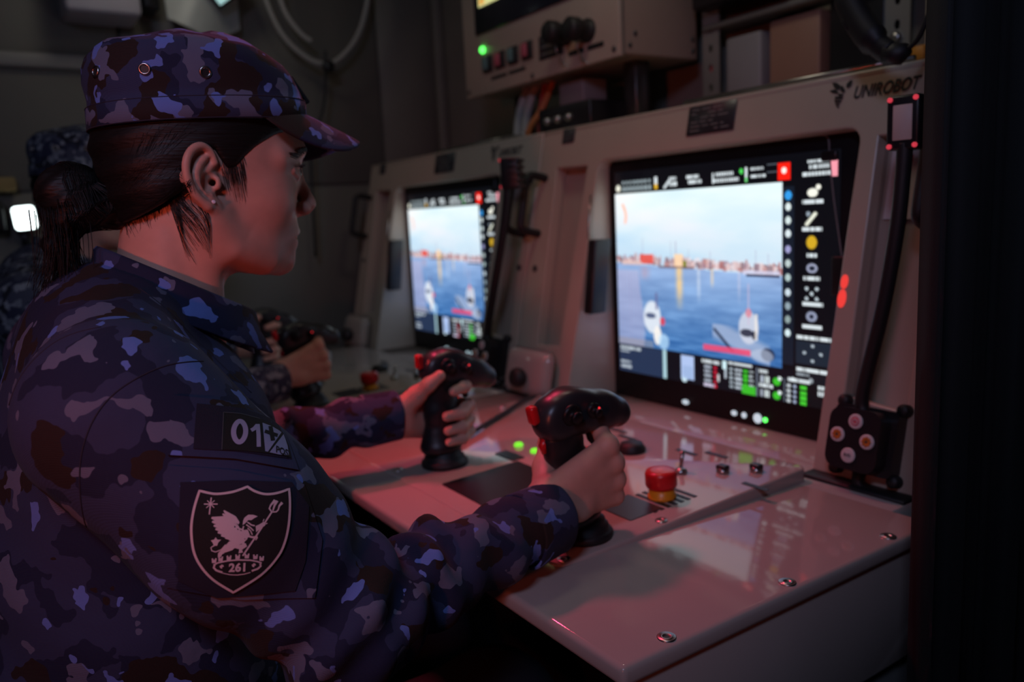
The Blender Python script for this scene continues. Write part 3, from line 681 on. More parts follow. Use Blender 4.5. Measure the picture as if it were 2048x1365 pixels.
# ================================================================ the people
Y0 = 0.879
def head_sdf(P):
    q = P.copy(); q[:, 1] = np.abs(q[:, 1]-Y0)
    d = ell(q, (.207, 0, 1.192), (.099, .0735, .090))
    d = smin(d, ell(q, (.238, 0, 1.142), (.058, .056, .068)), .03)
    d = smin(d, chain(q, [(.196, .058, 1.112), (.212, .053, 1.082), (.250, .030, 1.066), (.272, .006, 1.064)], [.014, .014, .0135, .0145]), .028)
    d = smin(d, ell(q, (.232, 0, 1.098), (.048, .050, .040)), .03)
    d = smin(d, sph(q, (.2765, 0, 1.0635), .0135), .012)
    d = smin(d, ell(q, (.253, .037, 1.128), (.026, .020, .021)), .024)
    d = smin(d, ell(q, (.274, 0, 1.096), (.022, .027, .024)), .016)
    d = smin(d, chain(q, [(.302, 0, 1.183), (.296, .027, 1.180), (.268, .053, 1.170)], [.0095, .0095, .008]), .014)
    # eye socket, lids
    d = smax(d, -ell(q, (.312, .031, 1.157), (.019, .0195, .0115)), .010)
    d = smin(d, sph(q, (.2845, .030, 1.157), .0129), .005)
    d = smax(d, -ell(q, (.2985, .0305, 1.1572), (.0060, .0120, .0040)), .0015)
    d = smin(d, chain(q, [(.290, .016, 1.158), (.2955, .025, 1.1640), (.2940, .036, 1.1638), (.284, .046, 1.1575)], [.0022]*4), .003)
    d = smin(d, chain(q, [(.290, .016, 1.156), (.2935, .027, 1.1508), (.2910, .038, 1.1518), (.284, .046, 1.1565)], [.0022]*4), .004)
    # nose
    d = smin(d, chain(q, [(.300, 0, 1.168), (.306, 0, 1.146), (.3135, 0, 1.1245)], [.0060, .0070, .0090]), .010)
    d = smin(d, ell(q, (.3035, .0115, 1.1190), (.0090, .0065, .0072)), .005)
    d = smin(d, cone(q, (.298, 0, 1.113), (.311, 0, 1.1165), .0045, .0050), .005)
    d = smax(d, -ell(q, (.3065, .0066, 1.1118), (.0050, .0032, .0045)), .0025)
    # mouth
    d = smin(d, chain(q, [(.2965, 0, 1.0945), (.2925, .008, 1.0945), (.2840, .0205, 1.0895)], [.0050, .0048, .0022]), .005)
    d = smin(d, chain(q, [(.2910, 0, 1.0805), (.2875, .009, 1.0815), (.2830, .019, 1.0870)], [.0060, .0055, .0022]), .005)
    d = smax(d, -chain(q, [(.3010, 0, 1.0878), (.2965, .010, 1.0880), (.2850, .0230, 1.0878)], [.0016, .0016, .0014]), .0025)
    # neck
    nk = cone(q, (.172, 0, 1.105), (.140, 0, .955), .0500, .0560)
    nk = smin(nk, cone(q, (.188, .058, 1.110), (.190, .022, .985), .0105, .011), .02)
    d = smin(d, nk, .022)
    # ear
    def E(x, z, o=0.0): return (x, .0745+(.1990-x)*.42+o, z)
    hel = [(.1990, 1.1640), (.1957, 1.1735), (.1880, 1.1785), (.1795, 1.1763), (.1732, 1.1695), (.1699, 1.1608), (.1696, 1.1510), (.1720, 1.1416), (.1768, 1.1330), (.1822, 1.1272), (.1870, 1.1228)]
    hp = [(p.x, p.y) for p in smooth_path([(a_, b_, 0) for a_, b_ in hel], 3)]
    ear = chain(q, [E(*p) for p in hp], list(np.interp(np.linspace(0, 10, len(hp)), range(11), [.0028, .0032, .0036, .0037, .0037, .0037, .0036, .0036, .0036, .0038, .0042])), .001)
    ant = [(.1930, 1.1700), (.1885, 1.1665), (.1825, 1.1602), (.1788, 1.1535), (.1790, 1.1465), (.1818, 1.1398), (.1862, 1.1348), (.1905, 1.1338)]
    ear = smin(ear, chain(q, [E(*p, -.0010) for p in ant], [.0022, .0026, .0032, .0034, .0034, .0032, .0030, .0030], .001), .0025)
    a = .42; nx, ny = a/math.hypot(1, a), 1/math.hypot(1, a)
    rot = np.array([[ny, -a*ny, 0], [nx, ny, 0], [0, 0, 1]]).T      # columns: across, out, up
    rot = np.array([[ny, nx, 0], [-nx, ny, 0], [0, 0, 1]])
    sheet = ell(q, E(.1845, 1.1500, -.0050), (.0165, .0038, .0290), rot)
    ear = smin(ear, sheet, .003)
    ear = smin(ear, ell(q, E(.1925, 1.1232, -.0025), (.0085, .0045, .0080), rot), .006)       # lobe
    ear = smin(ear, cone(q, E(.1990, 1.1635, -.001), E(.1900, 1.1545, -.003), .0026, .0020), .003)  # crus
    ear = smin(ear, ell(q, E(.1995, 1.1445, -.0005), (.0045, .0035, .0065), rot), .004)       # tragus
    ear = smin(ear, cone(q, E(.176, 1.150, -.012), E(.190, 1.150, -.018), .010, .012), .006)
    d = smin(d, ear, .005)
    d = smax(d, -ell(q, E(.1900, 1.1445, .0005), (.0075, .0060, .0088), rot), .004)           # concha bowl
    d = smax(d, -cone(q, E(.1945, 1.1450, -.002), E(.1985, 1.1450, -.016), .0034, .0028), .002)  # canal
    return d
def finger(P, pts, rs): return chain(P, pts, rs, .004)
def grip_hand(P, side, base, tilt, thumb_up=True, wz=.074):
    """hand closed round an upright grip; side=-1 right hand (palm at -y), +1 left hand"""
    ct, st = math.cos(tilt), math.sin(tilt)
    def L(x, y, z): return (base[0]+x*ct-z*st, base[1]+y*side, base[2]+x*st+z*ct)
    def cyl(a, r, z): a = R(a); return L(r*math.cos(a), r*math.sin(a), z)
    W = L(-.064, .032, .075)
    fz = (.106, .084, .062, .041); tz = (.108, .080, .058, .040)
    mr = (.050, .052, .050, .045); rr = (.0095, .0098, .0092, .0080)
    d = cone(P, L(-.088, .030, wz), W, .027, .0235)
    d = ell(P, L(-.068, .032, .078), (.030, .021, .028)) if False else d
    for i in range(4):
        m = cyl(46-2*i, mr[i], fz[i])
        w = L(-.055, .031, .073+(.011-.0075*i))
        meta = cone(P, w, m, .0165, .0118)
        d = smin(d, meta, .012)
    for i in range(4):
        m = cyl(46-2*i, mr[i], fz[i]); r = rr[i]
        if i == 0: pts = [m, cyl(2, .052, fz[0]+.010), cyl(-42, .040, fz[0]+.012), cyl(-78, .034, fz[0]+.010)]
        else: pts = [m, cyl(-2, .048, (fz[i]+tz[i])/2), cyl(-58, .036, tz[i]), cyl(-100, .030, tz[i]-.001)]
        d = smin(d, finger(P, pts, [r*1.18, r*1.06, r*.95, r*.80]), .0045)
        d = smin(d, sph(P, m, r*1.28), .006)
    # heel of the palm and thumb
    d = smin(d, cone(P, L(-.052, .024, .072), L(-.020, .034, .055), .019, .015), .012)
    TH = [L(-.056, .020, .092), L(-.036, .004, .112), L(-.024, -.016, .130), L(-.010, -.026, .142)] if thumb_up else [L(-.047, .018, .078), L(-.022, -.012, .092), L(.000, -.032, .106), L(.020, -.034, .114)]
    d = smin(d, chain(P, TH, [.0175, .0140, .0105, .0085], .006), .012)
    return d
RJ = ((.547, .703, .728), R(12)); LJ = ((.557, 1.054, .728), R(1))
SR, ER, WR = (.080, .705, .955), (.222, .622, .764), (.474, .668, .775)
SL, EL, WL = (.085, 1.053, .955), (.220, 1.135, .790), (.492, 1.087, .808)
def arm_t(P, a, b):
    a, b = A3(a), A3(b); ba = b-a; t = (P-a)@ba/float(ba@ba); q = P-a-t[:, None]*ba; return t, q
def jacket_sdf(P):
    q = P.copy(); q[:, 1] = np.abs(q[:, 1]-Y0)
    d = ell(q, (.096, 0, .83), (.126, .180, .215))
    d = smin(d, ell(q, (.085, .0, .64), (.145, .185, .21)), .08)
    d = smin(d, chain(q, [(.102, 0, 1.010), (.084, .105, .985), (.080, .165, .955)], [.064, .064, .066]), .045)
    d = smin(d, cone(q, (.150, .0, 1.005), (.135, .0, .93), .060, .085), .04)
    d = smin(d, ell(q, (.165, .075, .88), (.060, .075, .09)), .05)
    # folds of the back and flank
    d = d+.0035*np.sin(52*(q[:, 2]+.55*q[:, 0])+3.5*vnoise(P, 9, 1)).astype(f32)*np.clip((.90-q[:, 2])*6, 0, 1)
    d = d+.007*(vnoise(P, 14, 2)-.5)
    # hollow for the neck
    d = smax(d, -cone(q, (.188, 0, 1.13), (.150, 0, .985), .086, .062), .006)
    arms = None
    for (S, E, Wp, sd) in ((SR, ER, WR, 0), (SL, EL, WL, 5)):
        mid = tuple((np.array(S)*.5+np.array(E)*.5)+np.array((0, -.010 if sd == 0 else .010, 0)))
        u = chain(P, [S, mid, E], [.079, .073, .060], .03)
        t, r = arm_t(P, E, Wp)
        ang = np.arctan2(r[:, 2], r[:, 1])
        fo = chain(P, [E, tuple(np.array(E)*.60+np.array(Wp)*.40), Wp], [.056, .0405, .0365], .02)
        w1 = np.exp(-((t-.18)/.24)**2)
        fo = fo-.0105*w1*np.sin(2*np.pi*(t*6.0+.14*np.cos(ang-.6))+1.2+2.2*vnoise(P, 12, 3+sd))*(.65+.35*np.sin(ang))
        w2 = np.exp(-((t-.66)/.25)**2)
        fo = fo-.0050*w2*np.sin(2*np.pi*(t*3.4+.30*np.sin(ang+.7))+4*vnoise(P, 13, 4+sd))
        a = smin(u, fo, .030)
        tu, ru = arm_t(P, S, E)
        w3 = np.exp(-((tu-.98)/.22)**2)
        a = a-.006*w3*np.sin(2*np.pi*(tu*4.2+t*1.5)+3*vnoise(P, 11, 6+sd))
        a = a-.006*(vnoise(P, 13, 8+sd)-.5)*np.clip(1.3-np.abs(tu-.5)*1.2, 0, 1)
        # cut the sleeve at the cuff
        dirw = A3(np.array(Wp)-np.array(E)); dirw = dirw/np.linalg.norm(dirw)
        a = smax(a, (P-A3(Wp))@dirw+.004, .004)
        arms = a if arms is None else np.minimum(arms, a)
    return smin(d, arms, .009)
def trousers_sdf(P):
    q = P.copy(); q[:, 1] = np.abs(q[:, 1]-Y0)
    d = ell(q, (.09, 0, .50), (.13, .17, .10))
    d = smin(d, chain(q, [(.10, .09, .495), (.46, .105, .500)], [.082, .068]), .04)
    d = smin(d, chain(q, [(.46, .105, .495), (.455, .105, .12)], [.066, .055]), .03)
    return d+.004*np.sin(40*q[:, 2]+30*q[:, 0])
def boots_sdf(P):
    q = P.copy(); q[:, 1] = np.abs(q[:, 1]-Y0)
    d = cone(q, (.45, .105, .18), (.455, .105, .06), .052, .045)
    d = smin(d, cone(q, (.43, .105, .045), (.545, .11, .040), .042, .036), .03)
    return np.maximum(d, .002-q[:, 2])
BASE = Vector((.12, Y0, 0))
def keep_big(V, F):
    """drop stray crumbs of surface: only the largest connected piece and pieces near its size stay"""
    n = len(V); lab = np.arange(n); E = np.concatenate([F[:, [0, 1]], F[:, [1, 2]], F[:, [2, 3]], F[:, [3, 0]]])
    while True:
        m = np.minimum(lab[E[:, 0]], lab[E[:, 1]]); new = lab.copy(); np.minimum.at(new, E[:, 0], m); np.minimum.at(new, E[:, 1], m); new = new[new]; new = new[new]
        if (new == lab).all(): break
        lab = new
    u, c = np.unique(lab, return_counts=True); ok = np.isin(lab, u[c > .1*c.max()])
    idx = np.cumsum(ok)-1; Fk = F[ok[F].all(1)]
    return V[ok], idx[Fk].astype(np.int32)
def sdf_part(name, f, lo, hi, h, it=1, band=0.0):
    V, F = keep_big(*surface_nets(f, lo, hi, h, band)); V = relax(V, F, it); return V, F
def to_mesh(name, V, F): return np_mesh(name, V-np.array(BASE), F)
hv, hf = sdf_part('head', head_sdf, (.09, Y0-.10, .96), (.335, Y0+.10, 1.29), .0013, 1)
rv, rf = sdf_part('rh', lambda P: grip_hand(P, -1, *RJ, False, .050), (.43, .62, .74), (.64, .76, .90), .0016, 1)
lv, lf = sdf_part('lh', lambda P: grip_hand(P, 1, *LJ), (.44, .98, .74), (.64, 1.13, .90), .0018, 1)
# arms and trunk inside the clothing, so that head and hands belong to one body
def inner_body(P):
    q = P.copy(); q[:, 1] = np.abs(q[:, 1]-Y0)
    d = smin(ell(q, (.105, 0, .80), (.085, .14, .22)), cone(q, (.145, 0, 1.0), (.12, 0, .88), .045, .06), .05)
    for S, E, Wp in ((SR, ER, (.462, .668, .777)), (SL, EL, (.478, 1.086, .806))):
        d = smin(d, chain(P, [S, E, Wp], [.045, .036, .026], .02), .03)
    return d
bv, bf = sdf_part('body', inner_body, (-.06, .55, .55), (.52, 1.20, 1.06), .007, 1)
V = np.concatenate([hv, rv, lv, bv]); F = np.concatenate([hf, rf+len(hv), lf+len(hv)+len(rv), bf+len(hv)+len(rv)+len(lv)])
ME_BODY = to_mesh('body', V, F)
jv, jf = sdf_part('jacket', jacket_sdf, (-.10, .50, .40), (.53, 1.26, 1.10), .0036, 2, .02)
ME_JACKET = to_mesh('jacket', jv, jf)
JB = BVHTree.FromPolygons([Vector(v) for v in jv], [tuple(f) for f in jf])
tv, tf = sdf_part('trousers', trousers_sdf, (-.08, .66, .04), (.58, 1.10, .64), .007, 1, .01); ME_TROUSERS = to_mesh('trousers', tv, tf)
ov, of_ = sdf_part('boots', boots_sdf, (.36, .70, -.01), (.62, 1.06, .26), .006, 1); ME_BOOTS = to_mesh('boots', ov, of_)
HB = BVHTree.FromPolygons([Vector(v) for v in hv], [tuple(f) for f in hf])
def mbase(mb):
    mb.v = [(v[0]-BASE.x, v[1]-BASE.y, v[2]-BASE.z) for v in mb.v]; return mb

# ---------------------------------------------------------------- field cap
def cap_rings():
    return [  # z, front x, back x, half width
        (1.1995, .3135, .1035, .0800), (1.2005, .3152, .1018, .0817), (1.2205, .3152, .1026, .0826), (1.2213, .3130, .1050, .0806), (1.2300, .3100, .1045, .0815),
        (1.2450, .3030, .1040, .0830), (1.2580, .2940, .1055, .0825), (1.2690, .2845, .1085, .0800), (1.2745, .2780, .1120, .0765), (1.2785, .2710, .1180, .0710), (1.2830, .2640, .1310, .0610), (1.2885, .2560, .1500, .0480), (1.2940, .2450, .1740, .0310), (1.2970, .2320, .1960, .0160)]
def make_cap():
    n = 120; V = []; F = []; rg = cap_rings()
    for i, (z, fx, bx, w) in enumerate(rg):
        cx, a = (fx+bx)/2, (fx-bx)/2
        for k in range(n):
            t = 2*math.pi*k/n; c, s = math.cos(t), math.sin(t); e = 2/2.25
            x = cx+a*math.copysign(abs(c)**e, c); y = w*math.copysign(abs(s)**e, s)
            tilt = .009*(x-.104)/.21 if i < 5 else .009*(x-.104)/.21*max(0, 1-(i-4)/6)
            lump = .0012*math.sin(3*t+i*.8)+.0009*math.sin(7*t-i*1.3) if i > 3 else 0
            V.append((x+lump*c, Y0+y+lump*s, z+tilt+(.0015*math.sin(5*t+i) if i > 6 else 0)))
    for i in range(len(rg)-1):
        for k in range(n):
            k2 = (k+1) % n; F.append((i*n+k, i*n+k2, (i+1)*n+k2, (i+1)*n+k))
    V.append((.214, Y0, 1.2985)); t = len(V)-1
    for k in range(n): F.append(((len(rg)-1)*n+k, (len(rg)-1)*n+(k+1) % n, t))
    # inner face of the sweat band
    b = len(V); V += [(.2085+(v[0]-.2085)*.985, Y0+(v[1]-Y0)*.98, v[2]+.028) for v in V[:n]]
    for k in range(n): F.append(((k+1) % n, k, b+k, b+(k+1) % n))
    return V, F
def make_visor():
    V = []; nT, nJ = 44, 12
    top = []
    for i in range(nT+1):
        th = R(-69+138*i/nT); c, s = math.cos(th), math.sin(th); e = 2/2.25
        bx = .2085+.1055*math.copysign(abs(c)**e, c); by = .081*math.copysign(abs(s)**e, s); bz = 1.2005+.009*(bx-.104)/.21+.007*max(0, c)
        ext = .062*max(0, math.cos(th*90/69))**.55
        for j in range(nJ+1):
            t = j/nJ; dx, dy = 1.0, s*.28
            x = bx-.002+ext*t*dx; y = by*.99+ext*t*dy
            z = bz+.002-(.021*t+(.036*(abs(s)**2)*t+.006*t*t*(1-abs(s))+.022*(y/.09)**2*t))*(ext/.062)
            top.append((x, Y0+y, z))
    V = top+[(x, y, z-.0035) for x, y, z in top]; m = len(top); F = []
    w = nJ+1
    for i in range(nT):
        for j in range(nJ):
            a, b2, c2, d2 = i*w+j, (i+1)*w+j, (i+1)*w+j+1, i*w+j+1
            F.append((a, d2, c2, b2)); F.append((m+a, m+b2, m+c2, m+d2))
    for i in range(nT): a, b2 = i*w+nJ, (i+1)*w+nJ; F.append((a, m+a, m+b2, b2))
    for j in range(nJ):
        F.append((j, j+1, m+j+1, m+j)); a = nT*w+j; F.append((a, m+a, m+a+1, a+1))
    return V, F
V, F = make_cap(); CAPB = BVHTree.FromPolygons([Vector(v) for v in V], F)
ME_CAP = MB().add([(v[0]-BASE.x, v[1]-BASE.y, v[2]) for v in V], F, 0, True).mesh('cap')
V2, F2 = make_visor(); ME_VISOR = MB().add([(v[0]-BASE.x, v[1]-BASE.y, v[2]) for v in V2], F2, 0, True).mesh('visor')
def eyelet(x, z):
    h = CAPB.ray_cast(Vector((x, Y0-.2, z)), Vector((0, 1, 0)))
    n = h[1] if h[1].y < 0 else -h[1]
    u = Vector((0, 0, 1)).cross(n).normalized(); v = n.cross(u); mt = frame(h[0]+n*.0006, u, v, n)
    mb = MB().lathe([(.0032, -.0006), (.0034, .0008), (.0044, .0013), (.0054, .0008), (.0057, -.0004)], 24, 0, True, mt, cap=False)
    mb.lathe([(.0034, .0002), (.0001, .0002)], 24, 1, False, mt, cap=False)
    return mbase(mb).mesh('eyelet')
ME_EYELETS = [eyelet(.147, 1.2475), eyelet(.197, 1.2455)]
def back_eyelet():
    h = CAPB.ray_cast(Vector((.0, Y0-.050, 1.249)), Vector((1, 0.12, 0))); n = -h[1] if h[1].x > 0 else h[1]
    u = Vector((0, 0, 1)).cross(n).normalized(); v = n.cross(u); mt = frame(h[0]+n*.0006, u, v, n)
    mb = MB().lathe([(.0032, -.0006), (.0034, .0008), (.0044, .0013), (.0054, .0008), (.0057, -.0004)], 24, 0, True, mt, cap=False)
    mb.lathe([(.0034, .0002), (.0001, .0002)], 24, 1, False, mt, cap=False)
    return mbase(mb).mesh('eyelet')
ME_EYELETS.append(back_eyelet())
def badge():
    h = CAPB.ray_cast(Vector((.5, Y0, 1.243)), Vector((-1, 0, 0))); n = h[1] if h[1].x > 0 else -h[1]
    u = Vector((0, 1, 0)); v = n.cross(u).normalized(); mt = frame(h[0], u, v, n)
    return mbase(MB().box((-.020, -.016, -.001), (.020, .016, .0035), .0015, 2, 0, mt)).mesh('badge')
ME_BADGE = badge()
def ring_seam(idx, off, r):
    z, fx, bx, w = cap_rings()[idx]; cx, a = (fx+bx)/2, (fx-bx)/2; P = []
    for k in range(97):
        t = 2*math.pi*k/96; c, s = math.cos(t), math.sin(t); e = 2/2.25; x = cx+(a+off)*math.copysign(abs(c)**e, c); P.append((x, Y0+(w+off)*math.copysign(abs(s)**e, s), z+.009*(x-.104)/.21+.0002))
    return mbase(MB().tube(P, r, 5)).mesh('cap_seam')
ME_CAPSEAMS = [ring_seam(2, -.0002, .0006), ring_seam(1, -.0004, .0007)]

# ---------------------------------------------------------------- hair
def hair_sdf(P, low=0.0):
    q = P.copy(); q[:, 1] = np.abs(q[:, 1]-Y0)
    d = ell(q, (.205, 0, 1.190), (.1030, .0775, .094))
    d = smin(d, ell(q, (.160, 0, 1.140), (.050, .0640, .050)), .03)
    zl = np.interp(q[:, 0], [.09, .115, .135, .155, .168, .180, .200, .2045, .212, .220, .228, .240, .262, .30], [1.100, 1.106, 1.117, 1.129, 1.137, 1.158, 1.176, 1.168, 1.157, 1.159, 1.168, 1.178, 1.190, 1.202]).astype(f32)
    zl = zl+low
    d = d-.0016*np.sin(240*(q[:, 2]-.25*q[:, 0]))*np.clip((.2-q[:, 0])*10, 0, 1)
    return smax(d, (zl-q[:, 2])*.75, .006)
av, af = sdf_part('hair', hair_sdf, (.09, Y0-.09, 1.08), (.315, Y0+.09, 1.25), .0022, 1); AB = BVHTree.FromPolygons([Vector(v) for v in av], [tuple(f) for f in af])
def bun_sdf(P):
    q = P-A3((.079, Y0-.002, 1.134)); r = ln(q); an = np.arctan2(q[:, 2], q[:, 1])
    d = ell(P, (.080, Y0-.002, 1.134), (.0275, .0330, .0310))
    d = smin(d, ell(P, (.084, Y0-.006, 1.152), (.018, .022, .016)), .008); d = smin(d, ell(P, (.066, Y0-.008, 1.143), (.014, .018, .018)), .006)
    d = smin(d, cone(P, (.090, Y0, 1.132), (.118, Y0, 1.128), .024, .022), .012)
    d = smin(d, cone(P, (.070, Y0-.006, 1.115), (.060, Y0-.004, 1.092), .014, .010), .012)
    return d-.0016*np.sin(3*an+260*r)-.0010*np.sin(an*9+180*q[:, 0])
uv_, uf = sdf_part('bun', bun_sdf, (.035, Y0-.05, 1.06), (.135, Y0+.05, 1.185), .0018, 1); UB = BVHTree.FromPolygons([Vector(v) for v in uv_], [tuple(f) for f in uf])
ME_HAIR = to_mesh('hair', np.concatenate([av, uv_]), np.concatenate([af, uf+len(av)]))
def short_hair(P): return hair_sdf(P, -.004)+.001
sv, sf = sdf_part('short_hair', short_hair, (.09, Y0-.09, 1.08), (.315, Y0+.09, 1.25), .0035, 1); ME_SHORT = to_mesh('short_hair', sv, sf)
def make_strands():
    mb = MB(); r3 = random.Random(11)
    def strand(pts, r=.00055): mb.tube(pts, [r*(1-.5*i/(len(pts)-1)) for i in range(len(pts))], 4)
    tie = Vector((.108, Y0, 1.128))
    for k in range(900):      # combed back over the side of the head
        s = 1 if r3.random() < .25 else -1
        x = r3.uniform(.135, .262); z = r3.uniform(1.10, 1.20)
        h = AB.ray_cast(Vector((x, Y0+s*.2, z)), Vector((0, -s, 0)))
        if h[0] is None or (z < np.interp(x, [.12, .16, .19, .21, .23, .26], [1.112, 1.134, 1.17, 1.158, 1.172, 1.192])): continue
        pts = []; st = h[0]; ez = tie.z+r3.uniform(-.016, .016); sag = r3.uniform(-.004, .010)
        for i in range(10):
            t = .94*i/9; px, pz_ = st.x+(tie.x-st.x)*t, st.z+(ez-st.z)*t-sag*math.sin(math.pi*t)
            g = AB.ray_cast(Vector((px, Y0+s*.2, pz_)), Vector((0, -s, 0)))
            if g[0] is None: break
            pts.append(g[0]+Vector((0, s*.0001, 0)))
        if len(pts) < 4 or any(.166 < p.x < .206 and p.z < 1.182 for p in pts): continue
        strand(pts, .00017)
    for k in range(360):      # wound round the bun
        a0 = r3.uniform(0, 2*math.pi); tl = r3.uniform(-.9, .9); pts = []; rad = r3.uniform(.35, 1)
        for i in range(12):
            a = a0+i*.17; v = Vector((tl*.6+.35*math.sin(a*.7), math.cos(a), math.sin(a))); p = Vector((.079, Y0-.002, 1.134))+v.normalized()*.06
            nr = UB.find_nearest(p); pts.append(nr[0]+v.normalized()*.0007)
        strand(pts, .00045)
    for k in range(330):      # loose tail under the bun
        x0 = r3.gauss(.068, .008); y0 = Y0+r3.gauss(-.006, .011); L = r3.uniform(.035, .070); zt = r3.uniform(1.108, 1.136)
        dx = r3.gauss(-.006, .008); dyy = r3.gauss(0, .008)
        strand([Vector((x0+dx*t*t*1.0, y0+dyy*t*t, zt-(L+.02)*t)) for t in (0, .2, .4, .6, .8, 1.0)], .00045)
    for k in range(120):       # wisps behind the ear
        s = -1; x0 = r3.uniform(.148, .168); z0 = r3.uniform(1.135, 1.165); L = r3.uniform(.035, .072)
        pts = []
        for i in range(9):
            t = i/8; p = Vector((x0+.020*t+.004*math.sin(3*t+x0*300), Y0-.08, z0-L*t)); h = HB.ray_cast(Vector((p.x, Y0-.2, p.z)), Vector((0, 1, 0)))
            y = h[0].y-.0022-.004*math.sin(math.pi*t) if h[0] is not None else Y0-.066
            pts.append(Vector((p.x, max(y, Y0-.078), p.z)))
        strand(pts, .00026)
    for k in range(130):       # sideburn
        x0 = r3.uniform(.2055, .226); z0 = r3.uniform(1.154, 1.178); L = r3.uniform(.010, .034); pts = []
        for i in range(6):
            t = i/5; h = HB.ray_cast(Vector((x0+.004*t, Y0-.2, z0-L*t)), Vector((0, 1, 0))); pts.append(h[0]+Vector((0, -.0007, 0)))
        strand(pts, .00014)
    for k in range(420):       # soft edge of the hair at the nape
        x0 = r3.uniform(.116, .172); z0 = float(np.interp(x0, [.115, .135, .155, .172], [1.108, 1.119, 1.131, 1.141]))+r3.uniform(-.002, .008); pts = []; L = r3.uniform(.004, .016); dx = r3.uniform(-.010, .004)
        for i in range(5):
            t = i/4; h = HB.ray_cast(Vector((x0+dx*t, Y0-.2, z0-L*t)), Vector((0, 1, 0)))
            if h[0] is None: break
            pts.append(h[0]+Vector((0, -.0016*(1-t)-.0004, 0)))
        if len(pts) == 5: strand(pts, .00018)
    return mbase(mb).mesh('hair_strands')
ME_STRANDS = make_strands()
def make_brow(s):
    mb = MB(); r3 = random.Random(5)
    if True:
        for k in range(110):
            t = r3.random(); lat = .014+.036*t; z = 1.1745+.006*math.sin(math.pi*min(1, t*1.1))-.004*t+r3.uniform(-.0022, .0022)
            pts = []
            for i in range(4):
                l2 = lat+.003*i; h = HB.ray_cast(Vector((.40, Y0+s*l2, z+.0006*i)), Vector((-1, 0, 0)))
                if h[0] is None: break
                pts.append(h[0]+Vector((.0005, s*.0003, 0)))
            if len(pts) == 4: mb.tube(pts, .0004, 3)
        for k in range(26):     # lashes
            t = k/25; lat = .020+.027*t; x = .2965-.010*((t-.3)/.7)**2-.001; z = 1.1615
            p = Vector((x, Y0+s*lat, z)); mb.tube([p, p+Vector((.004, s*.001*t, -.0005)), p+Vector((.0075, s*.003*t, .0018))], [.0004, .0003, .00015], 3)
    return mbase(mb).mesh('brow')
ME_BROWS = [make_brow(-1), make_brow(1)]
def make_eye(s):
    mb = MB(); mt = frame((.2855, Y0+s*.030, 1.157), (0, 0, 1), (0, 1, 0), (-1, 0, 0))
    pr = [(.0121*math.sin(R(a)), -.0121*math.cos(R(a))) for a in range(0, 181, 12)]
    mt2 = frame((.2855, Y0+s*.030, 1.157), (0, 1, 0), (0, 0, 1), (1, 0, 0))
    mb.lathe(pr, 20, 0, True, mt2, cap=False)
    mb.lathe([(.0058*math.sin(R(a)), .0112+.0012*math.cos(R(a))) for a in (90, 60, 30, 2)], 16, 1, True, mt2, cap=False)
    return mbase(mb).mesh('eye')
ME_EYES = [make_eye(-1), make_eye(1)]
def make_stud():
    h = HB.ray_cast(Vector((.1925, Y0-.2, 1.1262)), Vector((0, 1, 0))); p = h[0]
    mb = MB().lathe([(.0001, -.001), (.0019, 0), (.0021, .001), (.0014, .0022), (.0001, .0024)], 10, 0, False, frame(p, (1, 0, 0), (0, 0, 1), (0, -1, 0)), cap=False)
    return mbase(mb).mesh('stud')
ME_STUD = make_stud()

# ---------------------------------------------------------------- collar, cuffs
def make_collar():
    """stand-and-fall collar: an oval ring, high at the nape and open at the throat"""
    n = 60; rows = []
    for k in range(n+1):
        a = R(-158+316*k/n)       # 0 = nape, +-158 = either side of the throat
        c, s = math.cos(a), math.sin(a)
        f = (1-c)/2               # 0 nape .. 1 throat
        cx, cz = .158+.012*f, 1.088-.078*f
        px, py = cx-(.060+.008*f)*c, s*(.066+.004*f)
        out = Vector((-c, s, 0)).normalized()
        T = Vector((px, Y0+py, cz))
        h = .034+.012*f
        rows.append([T+out*-.001+Vector((0, 0, -h*1.0)), T+out*-.0025, T+Vector((0, 0, .0022))+out*.001, T+out*.0045+Vector((0, 0, -.001)),
                     T+out*.008+Vector((0, 0, -h*.5)), T+out*(.0125+.006*f)+Vector((0, 0, -h*.98)), T+out*(.0105+.006*f)+Vector((0, 0, -h*1.02)), T+out*.006+Vector((0, 0, -h*.9))])
    V = [p for r in rows for p in r]; m = len(rows[0]); F = []
    for i in range(n):
        for j in range(m-1): F.append((i*m+j, (i+1)*m+j, (i+1)*m+j+1, i*m+j+1))
    return mbase(MB().add([tuple(v) for v in V], F, 0, True)).mesh('collar')
ME_COLLAR = make_collar()
def make_cuff(E, Wp, r, sq=1.0):
    d = (Vector(Wp)-Vector(E)).normalized(); u = Vector((0, 0, 1)); u = (u-d*u.dot(d)).normalized(); v = d.cross(u); mt = frame(Vector(Wp), u, v, d)
    mb = MB(); seg = 48; prof = [(r*.86, .006), (r*.93, .0085), (r*.985, .007), (r*1.01, .003), (r*1.03, -.020), (r*1.06, -.043), (r*1.04, -.0455), (r*.98, -.045)]
    V = []; F = []
    for i, (rr, z) in enumerate(prof):
        for k in range(seg):
            a = 2*math.pi*k/seg; w = 1+.02*math.sin(3*a+i*.3)+.012*math.sin(5*a+1); V.append((rr*w*math.cos(a), rr*w*sq*math.sin(a), z+.002*math.sin(2*a)))
    for i in range(len(prof)-1):
        for k in range(seg): k2 = (k+1) % seg; F.append((i*seg+k, (i+1)*seg+k, (i+1)*seg+k2, i*seg+k2))
    return mbase(mb.add(V, F, 0, True, mt)).mesh('cuff')
ME_CUFFS = [make_cuff(ER, WR, .0385), make_cuff(EL, WL, .0375)]
